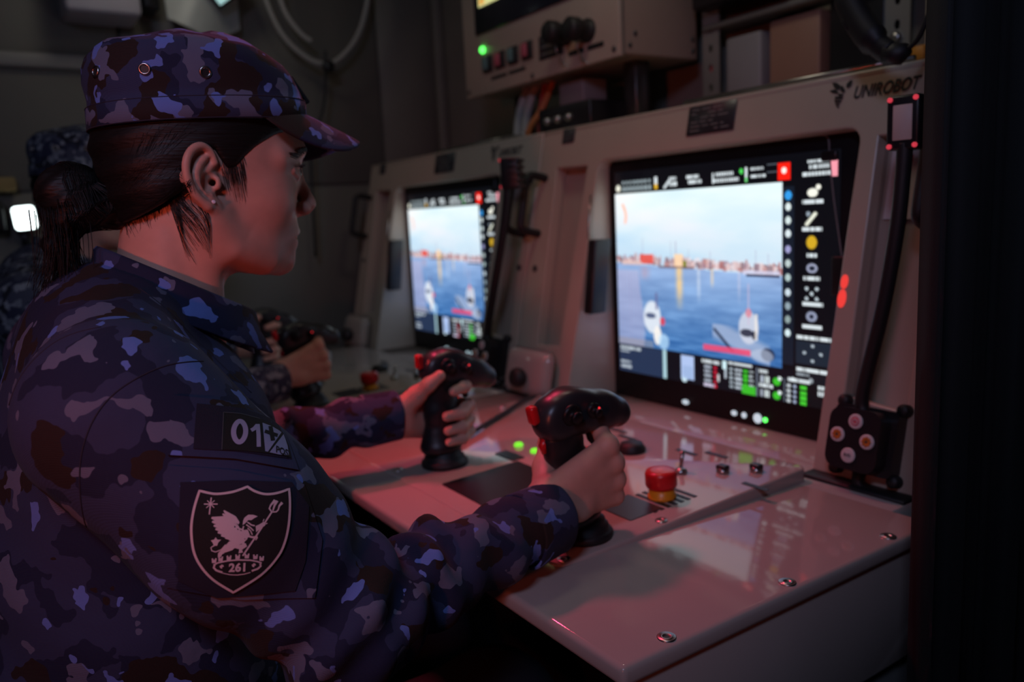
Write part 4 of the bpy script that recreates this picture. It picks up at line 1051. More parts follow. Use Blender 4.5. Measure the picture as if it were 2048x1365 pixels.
# ---------------------------------------------------------------- joining a person from the parts
def person(name, off, label, woman):
    root = link(name, ME_BODY.copy() if False else ME_BODY, None); root.location = BASE+Vector(off)
    if not len(ME_BODY.materials): ME_BODY.materials.append(M_SKIN)
    tag(root, label, 'person')
    def part(nm, me, m, parent=root, lab=None):
        o = bpy.data.objects.new(nm, me); COL.objects.link(o); o.parent = parent
        if not len(me.materials):
            for q in (m if isinstance(m, list) else [m]): me.materials.append(q)
        if lab: o['label'] = lab
        return o
    def own(o, m):
        for i, q in enumerate(m if isinstance(m, list) else [m]):
            o.material_slots[i].link = 'OBJECT'; o.material_slots[i].material = q
        return o
    cl = M_CAMO if woman else M_CAMODIG; cc = M_CAMOCAP if woman else M_CAMODIG
    cap = own(part('cap', ME_CAP, M_CAMOCAP), cc); own(part('visor', ME_VISOR, M_CAMOCAP, cap), cc)
    for me in ME_EYELETS: part('eyelet', me, [mat('brass_eyelet', (.45, .42, .40), .3, metal=1.0), M_INK], cap)
    part('badge', ME_BADGE, M_PATCHBK, cap)
    for me in ME_CAPSEAMS: part('band_seam', me, M_SEAM, cap)
    jk = own(part('jacket', ME_JACKET, M_CAMO), cl); own(part('collar', ME_COLLAR, M_CAMO, jk), cl)
    for me in ME_CUFFS: own(part('cuff', me, M_CAMO, jk), cl)
    part('trousers', ME_TROUSERS, mat('shaded_trouser_cloth', (.006, .006, .012), .9, bump=.2)); part('boots', ME_BOOTS, M_RUBBER)  # trousers near-black: under-desk shade is put into the cloth colour
    for me in ME_EYES: part('eye', me, [M_EYE, M_IRIS])
    for me in ME_BROWS: part('eyebrow', me, M_BROW)['kind'] = 'stuff'
    if woman:
        hr = part('hair', ME_HAIR, M_HAIR, lab='dark hair tied in a bun at the nape'); part('hair_strands', ME_STRANDS, M_HAIR, hr)['kind'] = 'stuff'; part('ear_stud', ME_STUD, mat('stud_stone', (.75, .75, .85), .15, spec=1.0))
    else: part('hair', ME_SHORT, M_HAIR, lab='short dark hair')
    return root, jk, part
WOMAN, JK, WPART = person('person', (0, 0, 0), 'person in purple-blue camouflage and cap with dark bun, gripping two joysticks', True)
# ---------------------------------------------------------------- sleeve pocket and patches (follow the cloth of the right sleeve)
PN = Vector((-.22, -.93, .29)).normalized(); PV = (Vector((0, 0, 1))-PN*PN.z).normalized(); PU = PV.cross(PN)
_a = R(-8.5); PU, PV = PU*math.cos(_a)+PV*math.sin(_a), PV*math.cos(_a)-PU*math.sin(_a)     # the patches hang a little askew
KPX = .000372                                     # metres per unit of the drawing grid
PO = Vector((.1425, .62, .862))
def on_sleeve(x, y, off):
    q = PO+PU*((x-488)*KPX)+PV*((1070-y)*KPX)
    h = JB.ray_cast(q+PN*.25, -PN)
    p = h[0] if h[0] is not None else q-PN*.02
    return p+PN*off
def dens(P, step=5.0, closed=True):
    out = []; n = len(P)
    for i in range(n if closed else n-1):
        a, b = P[i], P[(i+1) % n]; L = math.hypot(b[0]-a[0], b[1]-a[1]); k = max(1, int(L/step))
        for j in range(k): out.append((a[0]+(b[0]-a[0])*j/k, a[1]+(b[1]-a[1])*j/k))
    if not closed: out.append(P[-1])
    return out
def curve2(P, n=6, closed=False):
    q = [(x, y, 0) for x, y in P]
    if closed: q = [q[-1]]+q+[q[0], q[1]]; c = smooth_path(q, n)[n:-n]; return [(p.x, p.y) for p in c][:-1]
    return [(p.x, p.y) for p in smooth_path(q, n)]
def area2(P): return sum(P[i][0]*P[(i+1) % len(P)][1]-P[(i+1) % len(P)][0]*P[i][1] for i in range(len(P)))/2
def inside(P, x, y):
    c = False; j = len(P)-1
    for i in range(len(P)):
        if (P[i][1] > y) != (P[j][1] > y) and x < (P[j][0]-P[i][0])*(y-P[i][1])/(P[j][1]-P[i][1])+P[i][0]: c = not c
        j = i
    return c
def fill(mb, P, off, mi, step=8.0, skirt=0.0):
    P = dens(P, step)
    if area2(P) < 0: P = P[::-1]
    x0, x1, y0, y1 = min(p[0] for p in P), max(p[0] for p in P), min(p[1] for p in P), max(p[1] for p in P)
    pts = [Vector(p) for p in P]; y = y0+step/2
    while y < y1:
        x = x0+step/2
        while x < x1:
            if inside(P, x, y) and min((x-p[0])**2+(y-p[1])**2 for p in P) > (step*.45)**2: pts.append(Vector((x, y)))
            x += step
        y += step
    r = delaunay_2d_cdt(pts, [], [list(range(len(P)))], 1, 1e-5)
    V = [on_sleeve(v.x, v.y, off) for v in r[0]]; mb.add(V, [tuple(reversed(f)) for f in r[2]], mi, True)
    if skirt:
        n = len(P); A = [on_sleeve(x, y, off) for x, y in P]; B2 = [on_sleeve(x, y, off-skirt) for x, y in P]
        mb.add(A+B2, [(i, (i+1) % n, n+(i+1) % n, n+i) for i in range(n)], mi, False)
def stroke(mb, P, w, off, mi, closed=False, w1=None):
    P = dens(P, 4.0, closed); n = len(P); L = []; Rr = []
    for i, p in enumerate(P):
        a = P[(i-1) % n] if closed or i > 0 else p; b = P[(i+1) % n] if closed or i < n-1 else p
        dx, dy = b[0]-a[0], b[1]-a[1]; l = math.hypot(dx, dy) or 1
        ww = (w+((w1 if w1 is not None else w)-w)*i/max(1, n-1))/2
        L.append(on_sleeve(p[0]-dy/l*ww, p[1]+dx/l*ww, off)); Rr.append(on_sleeve(p[0]+dy/l*ww, p[1]-dx/l*ww, off))
    m = n if closed else n-1
    mb.add(L+Rr, [(i, n+i, n+(i+1) % n, (i+1) % n) for i in range(m)], mi, True)
def C1(*P): return [(360+x*.19048, 930+y*.19048) for x, y in P]      # drawing grid of the shield
def C2(*P): return [(340+x*.13672, 780+y*.13672) for x, y in P]      # drawing grid of the name tape
def make_patches():
    jk = JK
    def put(name, mb, mats, lab=None):
        o = mbase(mb).build(name, mats, jk)
        if lab: o['label'] = lab
    # pocket bag and its flap
    mb = MB(); fill(mb, [(347, 925), (470, 935), (612, 965), (652, 1080), (640, 1196), (500, 1192), (352, 1165)], .0020, 0, 12, .003); put('sleeve_pocket', mb, [M_CAMO])
    mb = MB(); fill(mb, [(345, 785), (470, 790), (560, 815), (600, 935), (470, 912), (346, 905)], .0036, 0, 12, .004); put('pocket_flap', mb, [M_CAMO])
    mb = MB(); fill(mb, [(392, 800), (480, 803), (556, 822), (585, 912), (470, 897), (392, 893)], .0046, 0, 10, .001); put('name_loop_panel', mb, [M_VELCRO])
    mb = MB(); fill(mb, [(372, 958), (470, 955), (585, 960), (622, 1010), (618, 1120), (600, 1180), (450, 1186), (376, 1150)], .0032, 0, 10, .001); put('loop_panel', mb, [M_VELCRO])
    # name tape
    mb = MB(); fill(mb, C2((760, 262), (1000, 262), (1300, 320), (1520, 415), (1660, 520), (1740, 720), (1778, 940), (1500, 890), (1100, 850), (770, 835)), .0056, 0, 9, .001)
    stroke(mb, [(C2((1005+82*math.cos(t)*(1+.06*math.cos(2*t)), 555+165*math.sin(t)))[0]) for t in [2*math.pi*k/40 for k in range(40)]], 10, .0061, 1, True)
    stroke(mb, C2((1265, 420), (1282, 600), (1290, 785)), 8.5, .0061, 1); stroke(mb, C2((1170, 530), (1215, 500), (1262, 435)), 8, .0061, 1)
    fill(mb, C2((1338, 390), (1490, 440), (1600, 500), (1640, 530), (1425, 860), (1385, 850)), .0061, 2, 7)
    fill(mb, C2((1672, 560), (1700, 650), (1730, 760), (1745, 905), (1600, 900), (1450, 868)), .0061, 2, 7)
    stroke(mb, C2((1462, 440), (1500, 680)), 9, .0066, 0); stroke(mb, C2((1375, 530), (1575, 590)), 8, .0066, 0)
    V, F = text2d('POS', 150*.13672, .6); c = C2((1640, 850))[0]
    mb.add([on_sleeve(c[0]+v.x*.72, c[1]-v.y+v.x*.25, .0066) for v in V], [tuple(f) for f in F], 0, False)
    stroke(mb, C2((770, 835), (760, 262), (1000, 262), (1300, 320)), 1.6, .0060, 3)
    put('name_tape', mb, [M_PATCHBK, mat('pale_violet_thread', (.36, .33, .50), .8), M_PATCHLV, mat('grey_border_thread', (.07, .07, .08), .8)], 'black tape reading 01 with a plus sign')
    # shield
    sh = curve2([(255, 235), (340, 258), (430, 270), (560, 255), (650, 228), (720, 200)], 4)+curve2([(720, 200), (790, 245), (880, 276), (960, 280), (1060, 262), (1150, 230)], 4)[1:]+curve2([(1150, 230), (1162, 400), (1155, 600), (1122, 780), (1055, 930), (900, 1105), (630, 1280)], 5)[1:]+curve2([(630, 1280), (430, 1140), (300, 990), (232, 850), (203, 700), (196, 560), (215, 400), (255, 235)], 5)[1:-1]
    mb = MB(); fill(mb, C1(*sh), .0050, 0, 6, .0015); stroke(mb, C1(*sh), 4.6, .0056, 1, True)
    S = lambda w, *P, **k: stroke(mb, C1(*P), w*.19048, .0056, 1, **k)
    G = lambda *P: fill(mb, C1(*P), .0056, 1, 6)
    S(13, (372, 305), (362, 475)); S(11, (305, 370), (437, 372)); S(8, (335, 335), (405, 408)); S(8, (405, 335), (330, 408))
    S(17, (705, 900), (830, 700), (975, 465)); S(15, (945, 425), (975, 465), (1020, 465), (1045, 440)); S(14, (948, 430), (962, 395), (1005, 345), w1=6); S(12, (985, 455), (1000, 400), (1025, 350), w1=6); S(14, (1040, 445), (1050, 405), (1080, 372), w1=6)
    for a, m, b in (((385, 508), (470, 530), (560, 550)), ((392, 548), (480, 560), (570, 580)), ((410, 588), (490, 595), (585, 610)), ((428, 622), (510, 630), (605, 640)), ((452, 656), (530, 660), (635, 668)), ((485, 688), (560, 690), (668, 692)), ((525, 712), (600, 712), (700, 706)), ((565, 732), (640, 728), (712, 722))): S(17, a, m, b, w1=24)
    for a, b in (((500, 438), (585, 520)), ((490, 470), (580, 540)), ((498, 500), (590, 560)), ((520, 528), (600, 580))): S(12, a, b, w1=14)
    G((585, 478), (620, 500), (660, 560), (650, 580), (610, 560), (590, 530)); S(16, (600, 570), (650, 620), (700, 640)); S(12, (585, 600), (640, 640), (690, 660)); S(10, (610, 560), (640, 590), (660, 625))
    G((690, 590), (692, 548), (704, 515), (740, 486), (790, 488), (836, 506), (805, 520), (772, 542), (742, 540), (722, 565))
    S(13, (735, 560), (775, 590), (810, 600)); S(12, (725, 585), (765, 615), (800, 650)); S(11, (740, 620), (770, 650), (790, 690)); S(14, (700, 600), (690, 640), (700, 690))
    G((690, 640), (742, 636), (765, 690), (738, 732), (704, 722)); S(20, (745, 700), (790, 715), (842, 718)); S(12, (842, 718), (825, 745)); G((818, 602), (850, 590), (895, 562), (915, 575), (912, 602), (870, 628), (826, 665)); S(10, (890, 560), (900, 535)); S(10, (905, 590), (935, 578))
    G((540, 858), (480, 850), (525, 800), (565, 750), (640, 738), (745, 730), (712, 762), (650, 795), (600, 838)); G((480, 846), (545, 852), (505, 878), (492, 906), (464, 908), (464, 868))
    G((650, 792), (728, 772), (742, 806), (695, 838), (706, 866), (662, 874), (668, 832), (618, 816)); S(11, (535, 780), (495, 830), (440, 852), (402, 838), (394, 806), (432, 782)); G((390, 735), (420, 728), (435, 704), (452, 728), (488, 730), (462, 758), (452, 790), (420, 788), (408, 758))
    for x, y in ((430, 938), (492, 922), (572, 914), (656, 906), (746, 902), (830, 915), (893, 935)): G((x-24, y-22), (x-8, y-22), (x-8, y-8), (x+8, y-8), (x+8, y-22), (x+24, y-22), (x+20, y+26), (x-20, y+26))
    S(15, (425, 985), (470, 962), (560, 945), (660, 940), (780, 948), (850, 965), (895, 985)); S(20, (438, 985), (428, 1010), (455, 1040), (515, 1064)); S(20, (880, 990), (888, 1015), (858, 1042), (800, 1060)); S(9, (515, 1070), (590, 1090), (660, 1096), (730, 1090), (790, 1075))
    for x in (505, 818): S(12, (x-20, 1000), (x+20, 1000)); S(12, (x, 982), (x, 1022)); S(8, (x-14, 1016), (x+14, 986))
    V, F = text2d('261', 118*.19048, .9, 0, 1.05); c = C1((665, 1022))[0]
    mb.add([on_sleeve(c[0]+v.x*.98, c[1]-v.y, .0060) for v in V], [tuple(f) for f in F], 1, False)
    put('shield_patch', mb, [M_PATCHBK, M_PATCHWH], 'black shield patch with white winged lion, trident and number 261')
make_patches()
def seam_line():
    """raised armhole seam round the top of the right sleeve, and the yoke seam"""
    for pts in ([(395, 700), (330, 722), (272, 760), (232, 800), (205, 850), (190, 910), (187, 980), (190, 1060), (196, 1135)], [(196, 640), (120, 668), (60, 730), (30, 800)], [(230, 492), (300, 548), (380, 622), (440, 680), (500, 735)]):
        P = curve2(pts, 6); q = [on_sleeve(x, y, .0001) for x, y in P]; ok = [q[0]]
        for p in q[1:]:
            if (p-ok[-1]).length < .03: ok.append(p)
        if len(ok) > 3: mbase(MB().tube(ok, .0006, 6)).build('seam', M_SEAM, JK)
seam_line()

# ---------------------------------------------------------------- joysticks
def stick_sdf(P):
    q = P.copy(); q[:, 0] = q[:, 0]/1.38
    d = chain(q, [(0, 0, .022), (-.001, 0, .045), (.0005, 0, .085), (.001, 0, .128)], [.0185, .0200, .0185, .0195], .01)
    d = smin(d, ell(P, (-.004, 0, .030), (.032, .027, .012)), .014)
    d = d+.0014*np.sin(P[:, 2]*2*np.pi/.0215+.6)*np.clip((P[:, 0]-.012)*60, 0, 1)*np.clip((.12-P[:, 2])*60, 0, 1)
    return d
def stick_head(P):
    d = chain(P, [(.000, 0, .150), (.024, 0, .152), (.058, 0, .138), (.084, 0, .124)], [.029, .029, .0245, .0185], .01)
    d = smax(d, np.abs(P[:, 1])-.0225, .008)
    d = smax(d, (P[:, 2]-.1775)+(P[:, 0]-.03)*.42, .010)
    return smax(d, P[:, 0]-.099, .006)
gv, gf = surface_nets(stick_sdf, (-.06, -.04, .0), (.06, .04, .15), .0018); ME_GRIP = np_mesh('grip', relax(gv, gf, 1), gf)
gv, gf = surface_nets(stick_head, (-.06, -.04, .10), (.12, .04, .20), .0018); ME_SHEAD = np_mesh('grip_head', relax(gv, gf, 1), gf)
ME_BOOT = MB().lathe([(.036, 0), (.036, .006), (.034, .0085), (.030, .010), (.031, .014), (.026, .017), (.027, .021), (.022, .025), (.020, .032)], 32).mesh('boot')
HD = frame((0, 0, 0), (1, 0, 0), (0, 0, 1), (0, -1, 0))
def hat(x, z, r):
    mt = frame((x, -.0215, z), (1, 0, 0), (0, -.2, .98), (0, -.98, -.2))
    return MB().lathe([(r, 0), (r, .003), (r*.8, .0045), (r*.45, .0045), (r*.4, .009), (r*.62, .011), (r*.5, .013), (.0001, .0128)], 20, 0, True, mt, cap=False).mesh('hat_switch')
ME_HATS = [hat(.006, .156, .0125), hat(.036, .150, .0090)]
ME_LED = MB().lathe([(.0013, 0), (.001, .0012), (.0001, .0014)], 10, 0, True, frame((.036, -.0345, .1545), (1, 0, 0), (0, 0, 1), (0, -1, 0)), cap=False).mesh('led')
ME_REDBTN = MB().box((-.035, -.008, .155), (-.024, .006, .177), .004, 3).mesh('red_button')
ME_PADDLE = MB().tube([(-.020, .0, .132), (-.026, 0, .126), (-.025, 0, .118)], [.006, .005, .0035], 10).mesh('paddle')
ME_TRIG = MB().tube(smooth_path([(.030, 0, .128), (.040, 0, .118), (.041, 0, .108), (.047, 0, .100)], 4), .005, 8).mesh('trigger')
for me, m in ((ME_GRIP, M_BLACK), (ME_SHEAD, mat('charcoal_plastic', (.022, .023, .026), .35, var=.1)), (ME_BOOT, M_RUBBER), (ME_HATS[0], M_SATIN), (ME_HATS[1], M_SATIN), (ME_LED, M_LEDR), (ME_REDBTN, M_RED), (ME_PADDLE, M_RED), (ME_TRIG, M_BLACK)): me.materials.append(m)
def joystick(base, tilt, label):
    T = empty('joystick', base, label, 'joystick', 'joysticks on the control panels')
    b = bpy.data.objects.new('boot', ME_BOOT); COL.objects.link(b); b.parent = T
    g = bpy.data.objects.new('grip', ME_GRIP); COL.objects.link(g); g.parent = T; g.rotation_euler = (0, -tilt, 0)
    for nm, me in (('grip_head', ME_SHEAD), ('hat_switch', ME_HATS[0]), ('hat_switch', ME_HATS[1]), ('led', ME_LED), ('red_button', ME_REDBTN), ('paddle', ME_PADDLE), ('trigger', ME_TRIG)):
        o = bpy.data.objects.new(nm, me); COL.objects.link(o); o.parent = g
    return T
joystick((RJ[0][0], RJ[0][1], .7250), RJ[1], 'nearest black joystick, leaning, held in the right hand beside the red stop button')
joystick((LJ[0][0], LJ[0][1], .7254), LJ[1], 'upright black joystick held in the left hand of the person with the bun')
OFF2 = Vector((-.004, .905, .016))
joystick((RJ[0][0]+OFF2.x, RJ[0][1]+OFF2.y, .7250), RJ[1], 'blurred black joystick in the right hand of the farther person')
joystick((LJ[0][0]+OFF2.x, LJ[0][1]+OFF2.y, .7254), LJ[1], 'farthest black joystick, red-lit hand around it')
person('person', OFF2, 'blurred person in fine camouflage sitting behind the one with the bun', False)
# ================================================================ gooseneck lamps
M_LENS = mat('frosted_lens', (.36, .28, .29), .5, emit=(1.0, .55, .58), estr=.04)  # faint pink glow stands in for red light falling on the diffuser
def icon_button(mb, x, y, r, m, mi_rim, mi_core):
    mb.lathe([(r, -.001), (r, .0016), (r*.9, .0022), (r*.62, .0022)], 20, mi_rim, True, m @ Matrix.Translation((x, y, 0)), cap=False)
    mb.lathe([(r*.64, .0018), (r*.5, .0024), (.0001, .0025)], 16, mi_core, True, m @ Matrix.Translation((x, y, 0)), cap=False)
def gooseneck(dy, label, lean=0.0):
    T = empty('gooseneck_lamp', (.93, YN+.075+dy, .74), label, 'lamp', 'gooseneck console lamps')
    inv = Matrix.Translation(-Vector(T.location))
    def B(mb, nm, m, parent=T): mb.v = [tuple(inv @ Vector(v)) for v in mb.v]; return mb.build(nm, m, parent)
    yc = YN+.072+dy
    m = FMf(yc, .782)
    box = MB().prism(rrect(-.044, -.043, .044, .043, .008, 4), .001, .022, 0, m); box.prism(rrect(-.036, -.040, .036, .040, .016, 5), .022, .046, 0, m)
    b = B(box, 'control_box', M_BLACK)
    for u, v in ((-.042, .046), (.042, .046), (-.042, -.046), (.042, -.046)):
        B(MB().lathe([(.0085, .001), (.0085, .012), (.006, .015), (.0001, .0155)], 14, 0, True, m @ Matrix.Translation((u, v, 0)), cap=False), 'mounting_lug', M_RUBBER, b)
    fm = m @ Matrix.Translation((0, 0, .046))
    W1 = mat('white_key_cap', (.60, .56, .55), .4); PK = mat('pink_key_symbol', (.62, .12, .16), .4); OR = mat('orange_key_symbol', (.55, .17, .02), .4); GY = mat('grey_key_symbol', (.05, .05, .05), .4)
    for (u, v, core, nm) in ((.002, .024, PK, 'power_key'), (-.021, .003, OR, 'dimmer_key'), (.021, .001, OR, 'dimmer_key'), (-.002, -.021, W1, 'colour_key')):
        mb = MB(); icon_button(mb, u, v, .0098, fm, 0, 1)
        if core is PK:
            mb.tube([(u, v+.0005, .0027), (u, v+.0042, .0027)], .0007, 6, 0, fm)
            mb.tube([(u+.0036*math.sin(R(a)), v+.0036*math.cos(R(a)), .0027) for a in range(40, 321, 20)], .0006, 6, 0, fm)
        elif core is OR:
            for k in range(8):
                a = math.pi*k/4; mb.tube([(u+.0030*math.cos(a), v+.0030*math.sin(a), .0027), (u+.0068*math.cos(a), v+.0068*math.sin(a), .0024)], .0009, 6, 1, fm)
            mb.lathe([(.0018, .0025), (.0001, .0028)], 10, 2, True, fm @ Matrix.Translation((u, v, 0)), cap=False)
        else:
            V, F = text2d('R/G', .0058, .0002); mb.add([(p.x+u, p.y+v, .0028) for p in V], F, 2, False, fm)
        B(mb, nm, [W1, core, GY], b)
    neck = smooth_path([m @ Vector((.004, .030, .030)), m @ Vector((-.002, .060, .034)), (.918, yc-.030-lean*.4, .960), (.915, yc-.048-lean*.75, 1.060), (.915, yc-.054-lean*.95, 1.13), (.915, yc-.055-lean, 1.160)], 8)
    B(MB().tube(neck, .0088, 14), 'neck', M_RUBBER)
    B(MB().tube([m @ Vector((-.004, -.038, .012)), m @ Vector((-.006, -.058, .010)), m @ Vector((.004, -.070, .004))], [.009, .008, .011], 10), 'cable_gland', M_RUBBER)
    n = Vector((-.99, -.13, .0)).normalized() if not lean else Vector((-.62, .78, .0)); u = Vector((0, 0, 1)).cross(n); hm = frame((.915, yc-.055-lean, 1.183), u, (0, 0, 1), n)
    hb = MB().box((-.019, -.031, -.030), (.019, .031, .008), .004, 3, 0, hm)
    h = B(hb, 'lamp_head', M_BLACK)
    for k in range(5): B(MB().box((-.0205, -.028+k*.0125, -.034), (.0205, -.022+k*.0125, -.010), .0015, 2, 0, hm), 'cooling_fin', M_BLACK, h)
    B(MB().box((-.0110, -.020, .0075), (.0110, .020, .0090), .001, 1, 0, hm), 'lens', M_LENS, h)
    for a, c in ((-.0145, -.0265), (.0145, -.0265), (-.0145, .0265), (.0145, .0265)):
        B(MB().lathe([(.0030, .0078), (.0030, .0096), (.0015, .0098), (.0012, .0090), (.0001, .0090)], 14, 0, True, hm @ Matrix.Translation((a, c, 0)), cap=False), 'head_screw', mat('screw_red_reflection', (.6, .1, .1), .3, emit=(1.0, .06, .10), estr=.55), h)  # emission stands in for red light reflected by the screws
    return T
gooseneck(0.0, 'black gooseneck lamp with four round keys beside the black curtain')
gooseneck(PITCHY, 'black gooseneck lamp rising between the two consoles', .075)
def red_glints():
    mb = MB(); M = mat('red_reflection_dot', (.5, .05, .04), .3, emit=(1.0, .06, .05), estr=.9)  # glowing dots stand in for red reflections on the pillar
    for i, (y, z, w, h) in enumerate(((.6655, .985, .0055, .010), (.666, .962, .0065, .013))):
        o = MB().prism([(w*math.cos(2*math.pi*k/14), h*math.sin(2*math.pi*k/14)) for k in range(14)], -.001, .0012, 0, FMf(y, z)); o.v = [tuple(INV1 @ Vector(v)) for v in o.v]; o.build('red_reflection_dot', M, CON1)
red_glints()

# ================================================================ instrument box above the consoles
def top_box():
    T = empty('instrument_box', (1.23, 1.558, 1.404), 'beige instrument box with lit display, coloured keys and black connectors above consoles', 'instrument box')
    inv = Matrix.Translation(-Vector(T.location))
    def B(mb, nm, m, parent=T): mb.v = [tuple(inv @ Vector(v)) for v in mb.v]; return mb.build(nm, m, parent)
    B(MB().box((1.13, 1.262, 1.410), (1.345, 1.853, 1.80), .004, 2), 'case', mat('beige_case_paint', (.36, .29, .23), .45, var=.05))
    B(MB().box((1.118, 1.256, 1.404), (1.131, 1.860, 1.806), .003, 2), 'front_plate', M_BEIGE)
    fm = lambda y, z: frame((1.118, y, z), (0, -1, 0), (0, 0, 1), (-1, 0, 0))
    d = B(MB().box((-.20, -.035, 0), (.20, .20, .006), .002, 1, 0, fm(1.592, 1.585)), 'display_window', mat('dark_blue_window', (.018, .024, .036), .25))
    B(MB().box((-.165, 0, .006), (.10, .030, .0075), .001, 1, 0, fm(1.602, 1.612)), 'display', mat('lit_yellow_display', (.4, .4, .2), .3, emit=(.95, .95, .42), estr=.8), d)
    B(MB().box((-.160, .004, .0075), (-.135, .022, .0082), .001, 1, 0, fm(1.602, 1.612)), 'amber_tile', mat('lit_amber_tile', (.4, .2, .1), .3, emit=(1.0, .55, .12), estr=.8), d)
    B(MB().lathe([(.0085, 0), (.0085, .004), (.006, .007), (.0001, .008)], 18, 0, True, fm(1.766, 1.512), cap=False), 'green_lamp', M_GREEN2)
    TE, PKK = mat('teal_key', (.10, .20, .20), .4), mat('pink_key', (.42, .09, .13), .4)
    for y, mt in ((1.744, TE), (1.688, PKK), (1.631, TE), (1.572, PKK)):
        k = B(MB().box((-.020, -.020, 0), (.020, .020, .006), .002, 2, 0, fm(y, 1.474)), 'key_surround', M_INK)
        B(MB().box((-.016, -.014, .005), (.004, .016, .012), .002, 2, 0, fm(y, 1.474)), 'key', mt, k)
    lab = MB().box((-.045, -.026, 0), (.045, .026, .0015), .0005, 1, 0, fm(1.483, 1.468))
    for k in range(3): lab.box((-.036, .016-k*.016, .0015), (.034-.01*k, .019-k*.016, .002), 0, 1, 1, fm(1.483, 1.468))
    B(lab, 'label_plate', [M_PLATE, M_PLATETXT])
    for y, z in ((1.424, 1.480), (1.352, 1.472)):
        c = B(MB().lathe([(.024, 0), (.024, .006), (.020, .008), (.020, .030), (.024, .032), (.024, .052), (.018, .058), (.0001, .058)], 24, 0, True, fm(y, z), cap=False), 'connector', M_RUBBER)
        B(MB().tube(smooth_path([fm(y, z) @ Vector((0, -.018, .03)), fm(y, z) @ Vector((.004, -.040, .034)), fm(y, z) @ Vector((-.006, -.060, .012)), fm(y, z) @ Vector((0, -.066, .002))], 5), .0015, 6), 'cap_chain', M_STEEL, c)
    V, F = text2d('SIG', .018, .0004); B(MB().add(V, F, 0, False, fm(1.40, 1.437) @ Matrix.Translation((0, 0, .0008))), 'print', M_INK) if False else None
    for y in (1.70, 1.62): B(MB().prism([(-.035, -.004), (.035, -.004), (.035, .004), (-.035, .004)], .0002, .0010, 0, fm(y, 1.437)), 'print_line', M_INK)
    for y in (1.395, 1.33): B(MB().prism([(-.026, -.005), (.026, -.005), (.026, .005), (-.026, .005)], .0002, .0010, 0, fm(y, 1.437)), 'print_line', M_INK)
    for y, z in ((1.272, 1.42), (1.845, 1.42), (1.558, 1.415)): B(MB().lathe([(.006, 0), (.006, .002), (.0001, .003)], 12, 0, True, fm(y, z), cap=False), 'screw', M_DARKSTEEL)
    em = lambda x, z: frame((x, 1.262, z), (1, 0, 0), (0, 0, 1), (0, -1, 0))
    for x, z in ((1.150, 1.428), (1.165, 1.452), (1.330, 1.428), (1.330, 1.452)): B(MB().lathe([(.005, 0), (.005, .002), (.0001, .003)], 12, 0, True, em(x, z), cap=False), 'screw', M_DARKSTEEL)
    B(MB().box((1.20, 1.30, 1.2745), (1.24, 1.34, 1.4105), .003, 1), 'support_post', M_DARKSTEEL); B(MB().box((1.24, 1.78, 1.2745), (1.28, 1.82, 1.4105), .003, 1), 'support_post', M_DARKSTEEL)
top_box()
# ---------------------------------------------------------------- wiring and boxes on top of the consoles
jb = empty('junction_box', (1.19, 1.49, 1.2745), 'small grey junction box with black plug panel under the instrument box', 'junction box')
def JBp(mb, nm, m, parent=jb): mb.v = [(v[0]-1.19, v[1]-1.49, v[2]-1.2745) for v in mb.v]; return mb.build(nm, m, parent)
JBp(MB().box((1.17, 1.44, 1.338), (1.24, 1.53, 1.395), .004, 2), 'case', mat('grey_box_paint', (.24, .24, .25), .5, var=.05)); bp = JBp(MB().box((1.13, 1.37, 1.276), (1.24, 1.56, 1.338), .004, 2), 'plug_panel', M_BLACK)
for y in (1.52, 1.48, 1.44): JBp(MB().lathe([(.010, 0), (.010, .006), (.006, .012), (.0001, .0125)], 14, 0, True, frame((1.13, y, 1.308), (0, -1, 0), (0, 0, 1), (-1, 0, 0)), cap=False), 'plug', M_STEEL, bp)
def cable(name, pts, r, m, label, group=None, n=8):
    P = smooth_path(pts, n); o = MB().tube(P, r, 10).build(name, m); return tag(o, label, 'cable', group)
M_CW = mat('pale_cable', (.42, .40, .37), .5, var=.05); M_CO = mat('orange_cable', (.55, .17, .05), .5, var=.05); M_CB = mat('black_cable', (.012, .012, .013), .5)
cable('cable', [(1.17, 1.71, 1.277), (1.17, 1.70, 1.33), (1.18, 1.69, 1.38), (1.20, 1.69, 1.413)], .011, M_CW, 'thick pale cable under the instrument box, left of the orange one', 'cables under the instrument box')
cable('cable', [(1.17, 1.675, 1.277), (1.17, 1.665, 1.33), (1.18, 1.655, 1.38), (1.20, 1.655, 1.413)], .011, M_CW, 'thick pale cable under the instrument box, next to the red one', 'cables under the instrument box')
cable('cable', [(1.15, 1.64, 1.279), (1.15, 1.62, 1.31), (1.17, 1.595, 1.35), (1.20, 1.59, 1.413)], .008, M_CO, 'orange cable dropping from the instrument box to the console top', 'cables under the instrument box')
cable('cable', [(1.18, 1.625, 1.277), (1.18, 1.622, 1.34), (1.20, 1.622, 1.413)], .006, mat('red_cable', (.45, .04, .03), .5), 'thin red cable beneath the instrument box', 'cables under the instrument box')
cable('cable', [(.590, 1.075, .735), (.62, 1.12, .7335), (.70, 1.17, .7365), (.78, 1.215, .740), (.86, 1.262, .743), (.93, 1.30, .728)], .004, M_CB, 'thin black cable running across the panel from the upright joystick')

